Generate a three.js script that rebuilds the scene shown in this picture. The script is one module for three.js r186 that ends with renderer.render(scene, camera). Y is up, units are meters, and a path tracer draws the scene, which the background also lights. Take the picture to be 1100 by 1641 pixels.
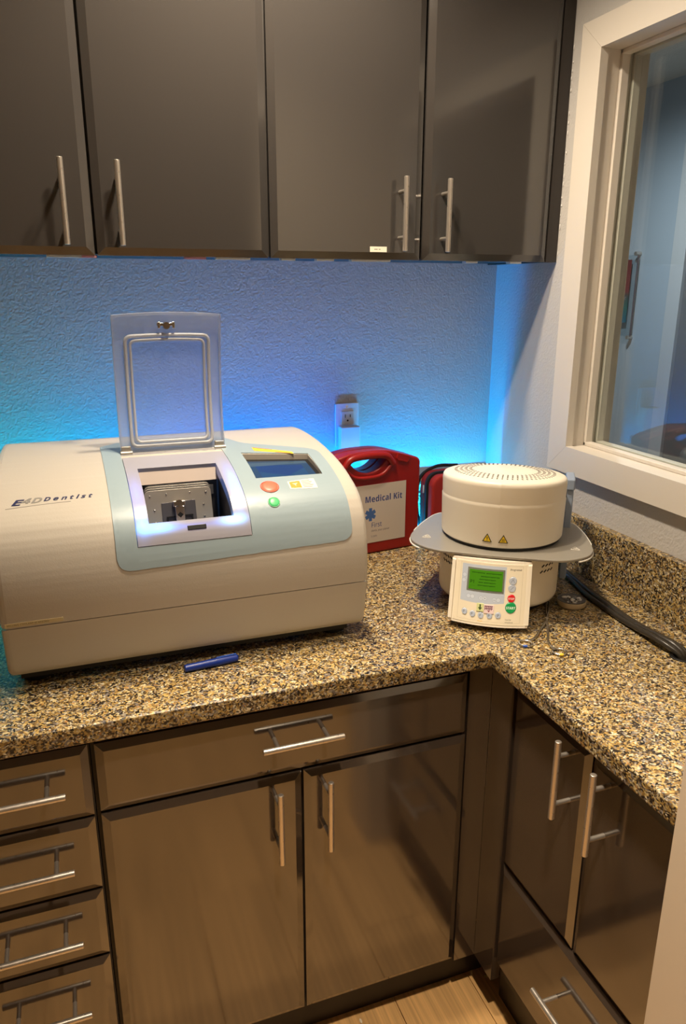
import * as THREE from 'three';
import { RoundedBoxGeometry } from 'three/addons/geometries/RoundedBoxGeometry.js';
import { ConvexGeometry } from 'three/addons/geometries/ConvexGeometry.js';
import { TextGeometry } from 'three/addons/geometries/TextGeometry.js';
import { FontLoader } from 'three/addons/loaders/FontLoader.js';
import { mergeGeometries, mergeVertices, toCreasedNormals } from 'three/addons/utils/BufferGeometryUtils.js';
import { RectAreaLightUniformsLib } from 'three/addons/lights/RectAreaLightUniformsLib.js';
import { Brush, Evaluator, SUBTRACTION } from 'three-bvh-csg';

// ------------------------------------------------------------------ camera, light, exposure
const scene = new THREE.Scene();
scene.background = new THREE.Color(0x000000);
const camera = new THREE.PerspectiveCamera(2 * Math.atan(820.5 / 1201.55) * 180 / Math.PI, 1100 / 1641, 0.02, 40);
camera.position.set(-1.1053, 1.4966, 1.8292);
camera.rotation.set(-0.2929, -0.3515, 0.0029, 'YXZ');
scene.add(camera);
const renderer = new THREE.WebGLRenderer({ antialias: true });
renderer.toneMapping = THREE.LinearToneMapping;
renderer.toneMappingExposure = 1.08;
renderer.shadowMap.enabled = true;
RectAreaLightUniformsLib.init();

const WARM = [1.0, 0.83, 0.62], LAMP_MAIN = 6.0, LAMP_FRONT = 5.8, LAMP_ROOM = 11.5, LED_POWER = 6.3, LAMP_OTHER = 8.5;
const COOL = [0.80, 0.91, 1.0];

// ------------------------------------------------------------------ main measures (metres)
const H = 0.85, D1 = 0.7486, D2 = 0.4138, TH = 0.0332, UB = 1.5508, UD = 0.2671, KICK = 0.0736, BS = 0.982, CEIL = 2.44;

// ------------------------------------------------------------------ helpers
function rng(seed) { let a = seed >>> 0; return () => { a = (a + 0x6D2B79F5) | 0; let t = Math.imul(a ^ (a >>> 15), 1 | a); t = (t + Math.imul(t ^ (t >>> 7), 61 | t)) ^ t; return ((t ^ (t >>> 14)) >>> 0) / 4294967296; }; }
const V3 = (x, y, z) => new THREE.Vector3(x, y, z), V2 = (x, y) => new THREE.Vector2(x, y);
const lerp = THREE.MathUtils.lerp, clamp = THREE.MathUtils.clamp;
const used = {};
function numbered(n) { const k = used[n] = (used[n] ?? -1) + 1; return k ? n + '_' + String(k).padStart(3, '0') : n; }
function mesh(name, geo, mat, parent) {
  const g = Array.isArray(geo) ? merge(geo) : geo, m = new THREE.Mesh(g, mat);
  m.name = parent ? name : numbered(name); m.castShadow = m.receiveShadow = true; (parent ?? scene).add(m); return m;
}
function merge(list) {
  const l = list.map((g) => { const q = g.index ? g.toNonIndexed() : g.clone(); for (const k of Object.keys(q.attributes)) if (!['position', 'normal', 'uv'].includes(k)) q.deleteAttribute(k); if (!q.attributes.uv) q.setAttribute('uv', new THREE.BufferAttribute(new Float32Array(q.attributes.position.count * 2), 2)); return q; });
  return mergeGeometries(l);
}
function thing(name, label, category, p = [0, 0, 0], turn = 0, group) {
  const o = new THREE.Group(); o.name = numbered(name); o.position.set(...p); o.rotation.y = turn; scene.add(o);
  o.userData = { label, category }; if (group) o.userData.group = group; return o;
}
function tag(o, label, category, group) { Object.assign(o.userData, { label, category }); if (group) o.userData.group = group; return o; }
function struct(name, geo, mat) { const m = mesh(name, geo, mat); m.userData.kind = 'structure'; return m; }
function structGroup(name) { const g = new THREE.Group(); g.name = numbered(name); g.userData.kind = 'structure'; scene.add(g); return g; }
const box = (x0, x1, y0, y1, z0, z1) => new THREE.BoxGeometry(x1 - x0, y1 - y0, z1 - z0).translate((x0 + x1) / 2, (y0 + y1) / 2, (z0 + z1) / 2);
const rbox = (x0, x1, y0, y1, z0, z1, r = 0.003, s = 2) => new RoundedBoxGeometry(x1 - x0, y1 - y0, z1 - z0, s, r).translate((x0 + x1) / 2, (y0 + y1) / 2, (z0 + z1) / 2);
const cyl = (r0, r1, h, n = 24, x = 0, y = 0, z = 0) => new THREE.CylinderGeometry(r0, r1, h, n).translate(x, y, z);
function boxUV(geo) { // uv in metres by the main direction of each face
  const g = geo.index ? geo.toNonIndexed() : geo, p = g.attributes.position, uv = new Float32Array(p.count * 2), a = V3(), b = V3(), c = V3();
  for (let i = 0; i < p.count; i += 3) {
    a.fromBufferAttribute(p, i); b.fromBufferAttribute(p, i + 1); c.fromBufferAttribute(p, i + 2);
    const n = b.clone().sub(a).cross(c.clone().sub(a)), ax = Math.abs(n.x), ay = Math.abs(n.y), az = Math.abs(n.z);
    [a, b, c].forEach((q, k) => { const j = (i + k) * 2; if (ay >= ax && ay >= az) { uv[j] = q.x; uv[j + 1] = q.z; } else if (ax >= az) { uv[j] = q.z; uv[j + 1] = q.y; } else { uv[j] = q.x; uv[j + 1] = q.y; } });
  }
  g.setAttribute('uv', new THREE.BufferAttribute(uv, 2)); return g;
}
function tube(pts, r, seg = 48, rad = 10, closed = false) { return new THREE.TubeGeometry(new THREE.CatmullRomCurve3(pts.map((p) => p.isVector3 ? p : V3(...p)), closed, 'centripetal'), seg, r, rad, closed); }
// a closed slab between two parametric faces f(u,v) (front) and g(u,v) (back)
function slab(f, g, nu, nv) {
  const pos = [], uv = [], put = (q, u, v) => { pos.push(q.x, q.y, q.z); uv.push(u, v); };
  const quad = (A, B, C, D, U) => { [[A, 0], [B, 1], [C, 2], [A, 0], [C, 2], [D, 3]].forEach(([q, k]) => put(q, U[k][0], U[k][1])); };
  for (let i = 0; i < nu; i++) for (let j = 0; j < nv; j++) {
    const u0 = i / nu, u1 = (i + 1) / nu, v0 = j / nv, v1 = (j + 1) / nv, U = [[u0, v0], [u1, v0], [u1, v1], [u0, v1]];
    quad(f(u0, v0), f(u1, v0), f(u1, v1), f(u0, v1), U);
    quad(g(u0, v1), g(u1, v1), g(u1, v0), g(u0, v0), [U[3], U[2], U[1], U[0]]);
  }
  for (let i = 0; i < nu; i++) { const u0 = i / nu, u1 = (i + 1) / nu; quad(g(u0, 0), g(u1, 0), f(u1, 0), f(u0, 0), [[u0, 0], [u1, 0], [u1, 0], [u0, 0]]); quad(f(u0, 1), f(u1, 1), g(u1, 1), g(u0, 1), [[u0, 1], [u1, 1], [u1, 1], [u0, 1]]); }
  for (let j = 0; j < nv; j++) { const v0 = j / nv, v1 = (j + 1) / nv; quad(f(0, v0), f(0, v1), g(0, v1), g(0, v0), [[0, v0], [0, v1], [0, v1], [0, v0]]); quad(g(1, v0), g(1, v1), f(1, v1), f(1, v0), [[1, v0], [1, v1], [1, v1], [1, v0]]); }
  const b = new THREE.BufferGeometry(); b.setAttribute('position', new THREE.Float32BufferAttribute(pos, 3)); b.setAttribute('uv', new THREE.Float32BufferAttribute(uv, 2));
  b.computeVertexNormals(); return toCreasedNormals(b, 0.6);
}
function extrude(shape, depth, bevel = 0, seg = 2, curve = 12) {
  return new THREE.ExtrudeGeometry(shape, { depth: depth - 2 * bevel, bevelEnabled: bevel > 0, bevelSize: bevel, bevelThickness: bevel, bevelOffset: -bevel, bevelSegments: seg, curveSegments: curve }).translate(0, 0, bevel);
}
function roundRect(x0, x1, y0, y1, r) {
  const s = new THREE.Shape(); s.moveTo(x0 + r, y0); s.lineTo(x1 - r, y0); s.absarc(x1 - r, y0 + r, r, -Math.PI / 2, 0); s.lineTo(x1, y1 - r); s.absarc(x1 - r, y1 - r, r, 0, Math.PI / 2); s.lineTo(x0 + r, y1); s.absarc(x0 + r, y1 - r, r, Math.PI / 2, Math.PI); s.lineTo(x0, y0 + r); s.absarc(x0 + r, y0 + r, r, Math.PI, Math.PI * 1.5); return s;
}
// ------------------------------------------------------------------ textures
function hash(x, y, s) { let h = Math.imul(x | 0, 374761393) + Math.imul(y | 0, 668265263) + Math.imul(s | 0, 1274126177); h = Math.imul(h ^ (h >>> 13), 1274126177); return ((h ^ (h >>> 16)) >>> 0) / 4294967296; }
function vnoise(x, y, per, s) { // tileable value noise with whole-number period
  const xi = Math.floor(x), yi = Math.floor(y), fx = x - xi, fy = y - yi, u = fx * fx * (3 - 2 * fx), v = fy * fy * (3 - 2 * fy), m = (k) => ((k % per) + per) % per;
  return lerp(lerp(hash(m(xi), m(yi), s), hash(m(xi + 1), m(yi), s), u), lerp(hash(m(xi), m(yi + 1), s), hash(m(xi + 1), m(yi + 1), s), u), v);
}
function dataTex(w, h, fn, srgb = false, rx = 1, ry = 1) {
  const d = new Uint8Array(w * h * 4);
  for (let y = 0; y < h; y++) for (let x = 0; x < w; x++) { const c = fn(x / w, y / h, x, y), i = (y * w + x) * 4; d[i] = c[0]; d[i + 1] = c[1]; d[i + 2] = c[2]; d[i + 3] = c[3] ?? 255; }
  const t = new THREE.DataTexture(d, w, h); t.magFilter = THREE.LinearFilter; t.minFilter = THREE.LinearMipmapLinearFilter; t.wrapS = t.wrapT = THREE.RepeatWrapping; t.repeat.set(rx, ry); if (srgb) t.colorSpace = THREE.SRGBColorSpace; t.needsUpdate = true; return t;
}
function canvasTex(w, h, draw) { const c = document.createElement('canvas'); c.width = w; c.height = h; draw(c.getContext('2d'), w, h); const t = new THREE.CanvasTexture(c); t.colorSpace = THREE.SRGBColorSpace; t.magFilter = THREE.LinearFilter; return t; }
// granite: grains of several minerals (0.6 m tile)
const graniteMap = (() => {
  const N = 1024, pal = [[208, 172, 92], [222, 196, 134], [184, 144, 70], [236, 222, 188], [148, 114, 62], [92, 74, 50], [52, 42, 34], [30, 26, 24], [128, 118, 112], [164, 156, 146], [206, 140, 70], [176, 160, 120]], wgt = [13, 11, 12, 6, 13, 13, 12, 10, 9, 7, 2, 10];
  const cum = []; wgt.reduce((a, b) => (cum.push(a + b), a + b), 0); const tot = cum[cum.length - 1];
  const pick = (r) => pal[cum.findIndex((c) => r * tot < c)];
  const worley = (u, v, n, s, warp) => {
    let best = 9, bx = 0, by = 0, b2 = 9; const X = u * n + warp * (vnoise(u * 64, v * 64, 64, s + 5) - 0.5), Y = v * n + warp * (vnoise(u * 64, v * 64, 64, s + 9) - 0.5), xi = Math.floor(X), yi = Math.floor(Y);
    for (let j = -1; j < 2; j++) for (let i = -1; i < 2; i++) { const cx = (((xi + i) % n) + n) % n, cy = (((yi + j) % n) + n) % n, dx = xi + i + hash(cx, cy, s) - X, dy = (yi + j + hash(cx, cy, s + 1) - Y), d = dx * dx + dy * dy * 1.3; if (d < best) { b2 = best; best = d; bx = cx; by = cy; } else if (d < b2) b2 = d; }
    return [hash(bx, by, s + 2), hash(bx, by, s + 3), Math.sqrt(b2) - Math.sqrt(best)];
  };
  return dataTex(N, N, (u, v) => {
    const a = worley(u, v, 120, 11, 1.4), b = worley(u, v, 235, 31, 1.3), cl = vnoise(u * 14, v * 14, 14, 3);
    let c = b[1] < 0.55 ? pick(b[0]) : pick(clamp(a[0] * 0.9 + (cl - 0.5) * 0.25, 0, 0.999));
    const g0 = (c[0] + c[1] + c[2]) / 3; c = c.map((q) => lerp(g0, q, 0.84)); const k = 0.78 + 0.22 * vnoise(u * 256, v * 256, 256, 71) - (a[2] < 0.06 ? 0.1 : 0);
    return [clamp(c[0] * k, 0, 255), clamp(c[1] * k, 0, 255), clamp(c[2] * k, 0, 255)];
  }, true, 1 / 0.6, 1 / 0.6);
})();
const peelMap = dataTex(512, 512, (u, v) => { // orange-peel wall texture, 0.4 m tile
  const n = vnoise(u * 100, v * 100, 100, 1) * 0.45 + vnoise(u * 150, v * 150, 150, 2) * 0.35 + vnoise(u * 250, v * 250, 250, 3) * 0.2, h = clamp((n - 0.2) * 1.6, 0, 1) * 255; return [h, h, h];
}, false, 1 / 0.4, 1 / 0.4);
const fineMap = dataTex(256, 256, (u, v) => { const h = 255 * (0.5 * vnoise(u * 128, v * 128, 128, 4) + 0.5 * vnoise(u * 64, v * 64, 64, 5)); return [h, h, h]; }, false, 1 / 0.12, 1 / 0.12);
function woodMap(seed) {
  return dataTex(256, 1024, (u, v) => {
    const w = vnoise(u * 5, v * 3, 64, seed) * 1.6, ring = Math.sin((u * 9 + w + vnoise(u * 24, v * 4, 64, seed + 1) * 0.5) * 6.283), fib = vnoise(u * 120, v * 10, 240, seed + 2), broad = vnoise(u * 4, v * 2, 8, seed + 3);
    const k = 0.78 + 0.12 * broad + 0.035 * ring + 0.09 * (fib - 0.5); return [clamp(244 * k, 0, 255), clamp(192 * k, 0, 255), clamp(126 * k, 0, 255)];
  }, true, 1 / 0.18, 1 / 1.2);
}
const oneFibre = dataTex(256, 256, (u, v) => { const h = 190 + 50 * vnoise(u * 4, v * 128, 128, 8); return [h, h, h]; });

// ------------------------------------------------------------------ materials
const std = (color, roughness = 0.5, more = {}) => new THREE.MeshStandardMaterial({ color, roughness, ...more });
const phy = (color, roughness = 0.5, more = {}) => new THREE.MeshPhysicalMaterial({ color, roughness, ...more });
const M = {
  wall: std('#bbb8b5', 0.75, { bumpMap: peelMap, bumpScale: 0.00062 }),
  ceiling: std('#dedad2', 0.85, { bumpMap: peelMap, bumpScale: 0.002 }),
  roomWall: std('#d8cdbb', 0.8),
  farWall: std('#a4adb4', 0.85),
  farTrim: std('#b9b9b8', 0.6),
  trim: std('#d3ccc2', 0.42),
  granite: phy('#ffffff', 0.3, { map: graniteMap, bumpMap: graniteMap, bumpScale: 0.0004 }),
  gloss: phy('#3a3735', 0.12, { ior: 1.8 }),
  glossLow: phy('#40362e', 0.1, { ior: 2.2 }),
  carcass: std('#2b2622', 0.5),
  kick: std('#2a2420', 0.45),
  nickel: std('#d2cac0', 0.36, { metalness: 0.85, roughnessMap: oneFibre }),
  chrome: std('#d6d2cc', 0.24, { metalness: 1 }),
  mill: phy('#c0b9ae', 0.38, { bumpMap: fineMap, bumpScale: 0.00008 }),
  millPanel: phy('#93a5ae', 0.36),
  dark: std('#191818', 0.5), black: std('#0c0c0d', 0.45),
  rubber: std('#141414', 0.7),
  frost: phy('#e2e8f2', 0.4, { transmission: 0.8, thickness: 0, ior: 1.4 }),
  frostRim: phy('#dcdde0', 0.35, { transmission: 0.5, thickness: 0, ior: 1.4 }),
  frostPane: phy('#e6ecf8', 0.26, { transmission: 0.9, thickness: 0, ior: 1.3 }),
  steelDull: std('#a9a49c', 0.42, { metalness: 0.6 }),
  greyPlastic: std('#77767a', 0.5),
  pinkPlastic: phy('#d6c8bf', 0.35),
  furnace: phy('#ebe3d2', 0.4),
  furnaceBlue: std('#8f9db4', 0.42),
  tray: std('#9d988e', 0.38, { metalness: 0.35 }),
  trayRim: std('#dcd8d0', 0.3),
  red: phy('#8c0d08', 0.4), redCloth: std('#94140e', 0.8),
  white: std('#d8d6d4', 0.45), outlet: phy('#dcdce0', 0.35),
  blackCloth: std('#15151a', 0.8),
  cord: phy('#302c27', 0.32), penBlue: phy('#0c2f8a', 0.35), penLight: phy('#2a55b4', 0.3),
  yellow: std('#e6c53a', 0.6), goldFoil: std('#c99a2e', 0.5), navy: std('#1b2350', 0.5), silver: std('#8c8984', 0.45, { metalness: 0.2 }),
  glass: phy('#ffffff', 0.0, { transmission: 1, thickness: 0, ior: 1.5 }),
  acrylic: phy('#eef4f6', 0.03, { transmission: 1, thickness: 0, ior: 1.45 }),
};
const glow = (c, i, base = '#ffffff') => { const m = std(base, 0.4); m.emissive = new THREE.Color(...c); m.emissiveIntensity = i; return m; };

// ------------------------------------------------------------------ room shell
const XL = -3.0, ZF = 4.2, WZ0 = 0.384, WZ1 = 1.10, WY0 = 1.137, WY1 = 1.963;       // window clear edges (casing)
const wallBack = struct('wall_back', boxUV(box(XL - 0.1, 0.12, 0, CEIL, -0.12, 0)), M.wall);
{ // right wall with the window opening cut through it
  const s = new THREE.Shape([V2(-ZF, 0), V2(0, 0), V2(0, CEIL), V2(-ZF, CEIL)]); s.holes.push(new THREE.Path([V2(-(WZ1 + 0.012), WY0 - 0.006), V2(-(WZ1 + 0.012), WY1 + 0.006), V2(-(WZ0 - 0.012), WY1 + 0.006), V2(-(WZ0 - 0.012), WY0 - 0.006)]));
  struct('wall_right', boxUV(extrude(s, 0.11).rotateY(Math.PI / 2)), M.wall);
}
struct('wall_left', boxUV(box(XL - 0.1, XL, 0, CEIL, 0, ZF)), M.roomWall);
struct('wall_front', boxUV(box(XL - 0.1, 0.12, 0, CEIL, ZF, ZF + 0.1)), M.roomWall);
struct('ceiling', boxUV(box(XL - 0.1, 0, CEIL, CEIL + 0.1, 0, ZF)), M.ceiling);
struct('wall_return', boxUV(box(-0.44, 0, 0, CEIL, 1.232, 1.36)), std('#dccdb8', 0.6));
const floor = structGroup('floor');
mesh('subfloor', box(XL - 0.1, 0, -0.06, -0.012, 0, ZF), M.dark, floor);
{ // planks run towards the back wall
  const woods = [3, 17, 29].map((s) => phy('#ffffff', 0.36, { map: woodMap(s) })), R = rng(5);
  for (let i = 0, x = -0.02; x > XL; i++, x -= 0.18) for (let z = 0.62 - R() * 1.1; z < ZF; z += 1.2) {
    const z0 = Math.max(z, 0.55), z1 = Math.min(z + 1.2, ZF); if (z1 - z0 < 0.02) continue;
    const g = rbox(x - 0.1794, x - 0.0006, -0.012, 0, z0 + 0.0006, z1 - 0.0006, 0.0012, 1); boxUV(g);
    mesh('plank', g, woods[Math.floor(R() * 3)], floor);
  }
}
// ------------------------------------------------------------------ window in the right wall, and the room behind it
{
  const w = structGroup('window_1'), cw = 0.0625, T = 0.019;
  const yo0 = WY0 - cw, yo1 = WY1 + cw - 0.005, zo0 = WZ0 - cw - 0.004, zo1 = WZ1 + cw;
  const prism = (a, b, c, d, x0, x1) => { const g = new ConvexGeometry([a, b, c, d].flatMap(([z, y]) => [V3(x0, y, z), V3(x1, y, z)])); return toCreasedNormals(g, 0.3); };
  const mitre = 0.0006;
  for (const q of [[[zo0, yo0], [zo1, yo0], [WZ1, WY0], [WZ0, WY0]], [[zo0, yo1], [zo1, yo1], [WZ1, WY1], [WZ0, WY1]], [[zo0, yo0 + mitre], [zo0, yo1 - mitre], [WZ0, WY1 - mitre], [WZ0, WY0 + mitre]], [[zo1, yo0 + mitre], [zo1, yo1 - mitre], [WZ1, WY1 - mitre], [WZ1, WY0 + mitre]]]) {
    mesh('casing', prism(...q, -T, 0.0), M.trim, w);
  }
  const jz0 = WZ0 - 0.012, jz1 = WZ1 + 0.012, jy0 = WY0 - 0.006, jy1 = WY1 + 0.006, e = 0.004;
  // jamb lining
  mesh('jamb', [box(-0.002, 0.1115, jy0, jy0 + e, jz0, jz1), box(-0.002, 0.1115, jy1 - e, jy1, jz0, jz1), box(-0.002, 0.1115, jy0, jy1, jz0, jz0 + e), box(-0.002, 0.1115, jy0, jy1, jz1 - e, jz1)], M.trim, w);
  for (const [x0, x1, d] of [[0.036, 0.056, 0.009], [0.068, 0.088, 0.009]]) {
    const a = jz0 + e, b = jz1 - e, c = jy0 + e, f = jy1 - e;
    mesh('glazing_stop', [rbox(x0, x1, c, c + d, a, b, 0.002), rbox(x0, x1, f - d, f, a, b, 0.002), rbox(x0, x1, c, f, a, a + d, 0.002), rbox(x0, x1, c, f, b - d, b, 0.002)], M.trim, w);
  }
  mesh('glass', box(0.0595, 0.0645, jy0 + e, jy1 - e, jz0 + e, jz1 - e), phy('#fafdfc', 0.0, { transmission: 1, thickness: 0, ior: 1.5 }), w);
  // neighbouring room
  struct('wall_far', boxUV(box(1.737, 1.84, 0, CEIL, -3.2, 2.4)), M.farWall);
  struct('wall_far_back', boxUV(box(0.12, 1.84, 0, CEIL, -3.3, -3.2)), M.farWall);
  struct('wall_far_front', boxUV(box(0.12, 1.84, 0, CEIL, 2.4, 2.5)), M.farWall);
  struct('wall_far_near', boxUV(box(0.12, 0.2, 0, CEIL, -3.2, -0.12)), M.farWall);
  struct('floor_far', box(0.12, 1.84, -0.06, 0, -3.3, 2.5), std('#a08c74', 0.6));
  struct('ceiling_far', boxUV(box(0.0, 1.84, CEIL, CEIL + 0.1, -3.3, 2.5)), M.ceiling);
  const d = structGroup('door_1');
  mesh('casing', rbox(1.712, 1.737, 0, 2.14, -1.232, -1.150, 0.003), M.farTrim, d);
  mesh('casing_bead', rbox(1.705, 1.737, 0, 2.14, -1.150, -1.138, 0.002), M.farTrim, d);
  mesh('casing', rbox(1.712, 1.737, 2.06, 2.14, -1.138, -0.31, 0.003), M.farTrim, d);
  mesh('casing', rbox(1.712, 1.737, 0, 2.14, -0.31, -0.228, 0.003), M.farTrim, d);
  mesh('door_panel', rbox(1.722, 1.736, 0.005, 2.055, -1.136, -0.312, 0.002), std('#6d6964', 0.5), d);
  mesh('door_handle', [cyl(0.026, 0.026, 0.012, 20).rotateZ(Math.PI / 2).translate(1.716, 0.98, -0.40), tube([[1.71, 0.98, -0.40], [1.672, 0.98, -0.40], [1.668, 0.98, -0.43], [1.668, 0.98, -0.50]], 0.008, 20)], M.nickel, d);
}
// ------------------------------------------------------------------ lamps
function downlight(label, x, z, power, color, angle, pen, y = CEIL) {
  const o = thing('recessed_downlight', label, 'ceiling light', [x, y, z]);
  const ring = new THREE.LatheGeometry([V2(0.062, -0.001), V2(0.064, -0.005), V2(0.082, -0.006), V2(0.086, -0.001), V2(0.062, -0.0005)], 40); mesh('trim_ring', ring, M.trim, o);
  mesh('lens', new THREE.CylinderGeometry(0.062, 0.062, 0.003, 32).translate(0, -0.003, 0), glow(color, 2.4), o);
  const s = new THREE.SpotLight(new THREE.Color(...color), power, 0, angle, pen, 2); s.position.set(0, -0.012, 0); s.target.position.set(0, -1, 0); s.castShadow = true; s.shadow.radius = 2.0; s.shadow.mapSize.set(1024, 1024); s.name = 'downlight_lamp'; o.add(s, s.target); return o;
}
downlight('round recessed ceiling light above the countertop by the wall cabinets', -0.72, 0.47, LAMP_MAIN, WARM, 1.25, 0.5);
downlight('round recessed ceiling light over the wood floor in front of the cabinets', -0.75, 0.70, LAMP_FRONT, WARM, 1.3, 0.6);
downlight('round recessed ceiling light in the middle of the room', -0.8, 1.42, LAMP_ROOM, WARM, 0.62, 0.5);
downlight('round recessed ceiling light in the room behind the window', 0.95, -0.9, LAMP_OTHER, COOL, 1.5, 0.8);

// ------------------------------------------------------------------ worktop and backsplash
{
  const o = thing('countertop', 'L-shaped polished speckled brown and gold granite countertop', 'countertop');
  const r = 0.004, xl = -1.62, ze = 1.23;
  const s = new THREE.Shape(); s.moveTo(xl, -0.001); s.lineTo(-0.001, -0.001); s.lineTo(-0.001, -ze); s.lineTo(-D2, -ze); s.lineTo(-D2, -D1); s.lineTo(xl, -D1); s.closePath();
  const hole = new THREE.Path(); hole.absellipse(-0.088, -0.884, 0.030, 0.024, 0, Math.PI * 2, true); s.holes.push(hole);
  const g = extrude(s, TH, r, 3).rotateX(-Math.PI / 2).translate(0, H - TH, 0);
  mesh('worktop', boxUV(g), M.granite, o);
  tag(mesh('backsplash', boxUV(rbox(xl, -0.021, H, BS, 0.0, 0.02, 0.002)), M.granite), 'low granite backsplash along the blue-lit back wall', 'backsplash');
  tag(mesh('backsplash', boxUV(rbox(-0.02, 0.0, H, BS, 0.0, ze, 0.002)), M.granite), 'low granite backsplash along the wall under the window', 'backsplash');
}
// ------------------------------------------------------------------ cabinet fronts
function front(w, h, b = 0.014, t = 0.02, rise = 0.006) { // a slab with a wide bevelled edge; face at z = 0
  const a = [[-w / 2, -h / 2], [w / 2, -h / 2], [w / 2, h / 2], [-w / 2, h / 2]], c = [[-w / 2 + b, -h / 2 + b], [w / 2 - b, -h / 2 + b], [w / 2 - b, h / 2 - b], [-w / 2 + b, h / 2 - b]];
  const rings = [a.map(([x, y]) => V3(x, y, -t)), a.map(([x, y]) => V3(x, y, -rise)), c.map(([x, y]) => V3(x, y, 0))], pos = [];
  const q = (A, B, C, D) => [A, B, C, A, C, D].forEach((p) => pos.push(p.x, p.y, p.z));
  for (let k = 0; k < 2; k++) for (let i = 0; i < 4; i++) q(rings[k][i], rings[k][(i + 1) % 4], rings[k + 1][(i + 1) % 4], rings[k + 1][i]);
  q(...rings[2]); q(rings[0][3], rings[0][2], rings[0][1], rings[0][0]);
  const g = new THREE.BufferGeometry(); g.setAttribute('position', new THREE.Float32BufferAttribute(pos, 3)); g.setAttribute('uv', new THREE.Float32BufferAttribute(new Float32Array(pos.length / 3 * 2), 2)); g.computeVertexNormals(); return g;
}
const handleGeo = (() => { // bar pull along y, mounted on the face z = 0
  const L = 0.1465, r = 0.0054, bar = new THREE.LatheGeometry([V2(0, -L / 2), V2(r - 0.001, -L / 2), V2(r, -L / 2 + 0.001), V2(r, L / 2 - 0.001), V2(r - 0.001, L / 2), V2(0, L / 2)], 18).translate(0, 0, 0.033);
  const post = (y) => cyl(0.004, 0.004, 0.031, 14).rotateX(Math.PI / 2).translate(0, y, 0.0155);
  return merge([bar, post(-0.0455), post(0.0455)]);
})();
// a front at (x0..x1, y0..y1) on the plane z, with its handle at (hx, hy); turned when horizontal
function addFront(kind, parent, x0, x1, y0, y1, z, hx, hy, horizontal, mat, b) {
  const f = mesh(kind, front(x1 - x0, y1 - y0, b), mat, parent); f.position.set((x0 + x1) / 2, (y0 + y1) / 2, z);
  const h = mesh('handle', handleGeo, M.nickel, f); h.position.set(hx - f.position.x, hy - f.position.y, 0); if (horizontal) h.rotation.z = Math.PI / 2; return f;
}
const ZB = D1 - 0.025;
{ // left drawer unit
  const o = thing('base_cabinet', 'dark gloss base cabinet with a stack of four drawers at the left', 'cabinet', [-1.242, 0, 0]), X = (x) => x + 1.242;
  mesh('carcass', box(X(-1.356), X(-1.128), 0.1, 0.815, 0.03, ZB - 0.021), M.carcass, o);
  mesh('toe_kick', box(X(-1.356), X(-1.128), 0, 0.1, ZB - 0.2, D1 - KICK), M.kick, o);
  for (const [y0, y1, hy] of [[0.6655, 0.797, 0.7365], [0.5205, 0.6605, 0.593], [0.3795, 0.5155, 0.4465], [0.11, 0.3745, 0.295]]) addFront('drawer', o, X(-1.3535), X(-1.1305), y0, y1, ZB, 0, hy, true, M.glossLow, 0.0125);
}
{ // middle unit
  const cx = -0.782, o = thing('base_cabinet', 'dark gloss base cabinet with one wide drawer above two doors', 'cabinet', [cx, 0, 0]), X = (x) => x - cx;
  mesh('carcass', box(X(-1.1265), X(-0.441), 0.1, 0.815, 0.03, ZB - 0.021), M.carcass, o);
  mesh('toe_kick', box(X(-1.1265), X(-0.3402), 0, 0.1, ZB - 0.2, D1 - KICK), M.kick, o);
  addFront('drawer', o, X(-1.1205), X(-0.4455), 0.6685, 0.795, ZB, X(-0.781), 0.742, true, M.glossLow, 0.013);
  addFront('door', o, X(-1.1205), X(-0.777), 0.109, 0.662, ZB, X(-0.8255), 0.5775, false, M.glossLow, 0.013);
  addFront('door', o, X(-0.772), X(-0.4435), 0.109, 0.662, ZB, X(-0.733), 0.5795, false, M.glossLow, 0.013);
}
{ // filler in the inside corner
  const o = thing('corner_filler', 'narrow dark filler panel in the inside corner between base cabinets', 'cabinet panel');
  mesh('filler_strip', box(-0.4395, -0.3905, 0.1, 0.815, ZB - 0.04, ZB - 0.006), M.glossLow, o);
  mesh('filler_strip', box(-0.3900, -0.37, 0.1, 0.815, ZB - 0.006, 0.787), M.glossLow, o);
}
const XR = -(D2 - 0.025);
{ // right unit, faces -x
  const o = thing('base_cabinet', 'dark gloss base cabinet under the window with two doors over one wide drawer', 'cabinet', [XR, 0, 1.01], -Math.PI / 2), Z = (z) => z - 1.01;
  // local x = world z - 1.01, local z = -(world x - XR)
  mesh('carcass', box(Z(0.79), Z(1.228), 0.115, 0.815, -0.36, -0.021), M.carcass, o);
  mesh('toe_kick', box(Z(0.75), Z(1.228), 0, 0.115, -0.2, -(D2 - 0.025 - (D2 - KICK)) - 0.0), M.kick, o);
  addFront('door', o, Z(0.7915), Z(1.0085), 0.405, 0.795, 0, Z(0.970), 0.727, false, M.glossLow, 0.013);
  addFront('door', o, Z(1.0125), Z(1.2265), 0.405, 0.795, 0, Z(1.0575), 0.725, false, M.glossLow, 0.013);
  addFront('drawer', o, Z(0.7915), Z(1.2265), 0.153, 0.400, 0, Z(1.037), 0.281, true, M.glossLow, 0.013);
}
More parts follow.
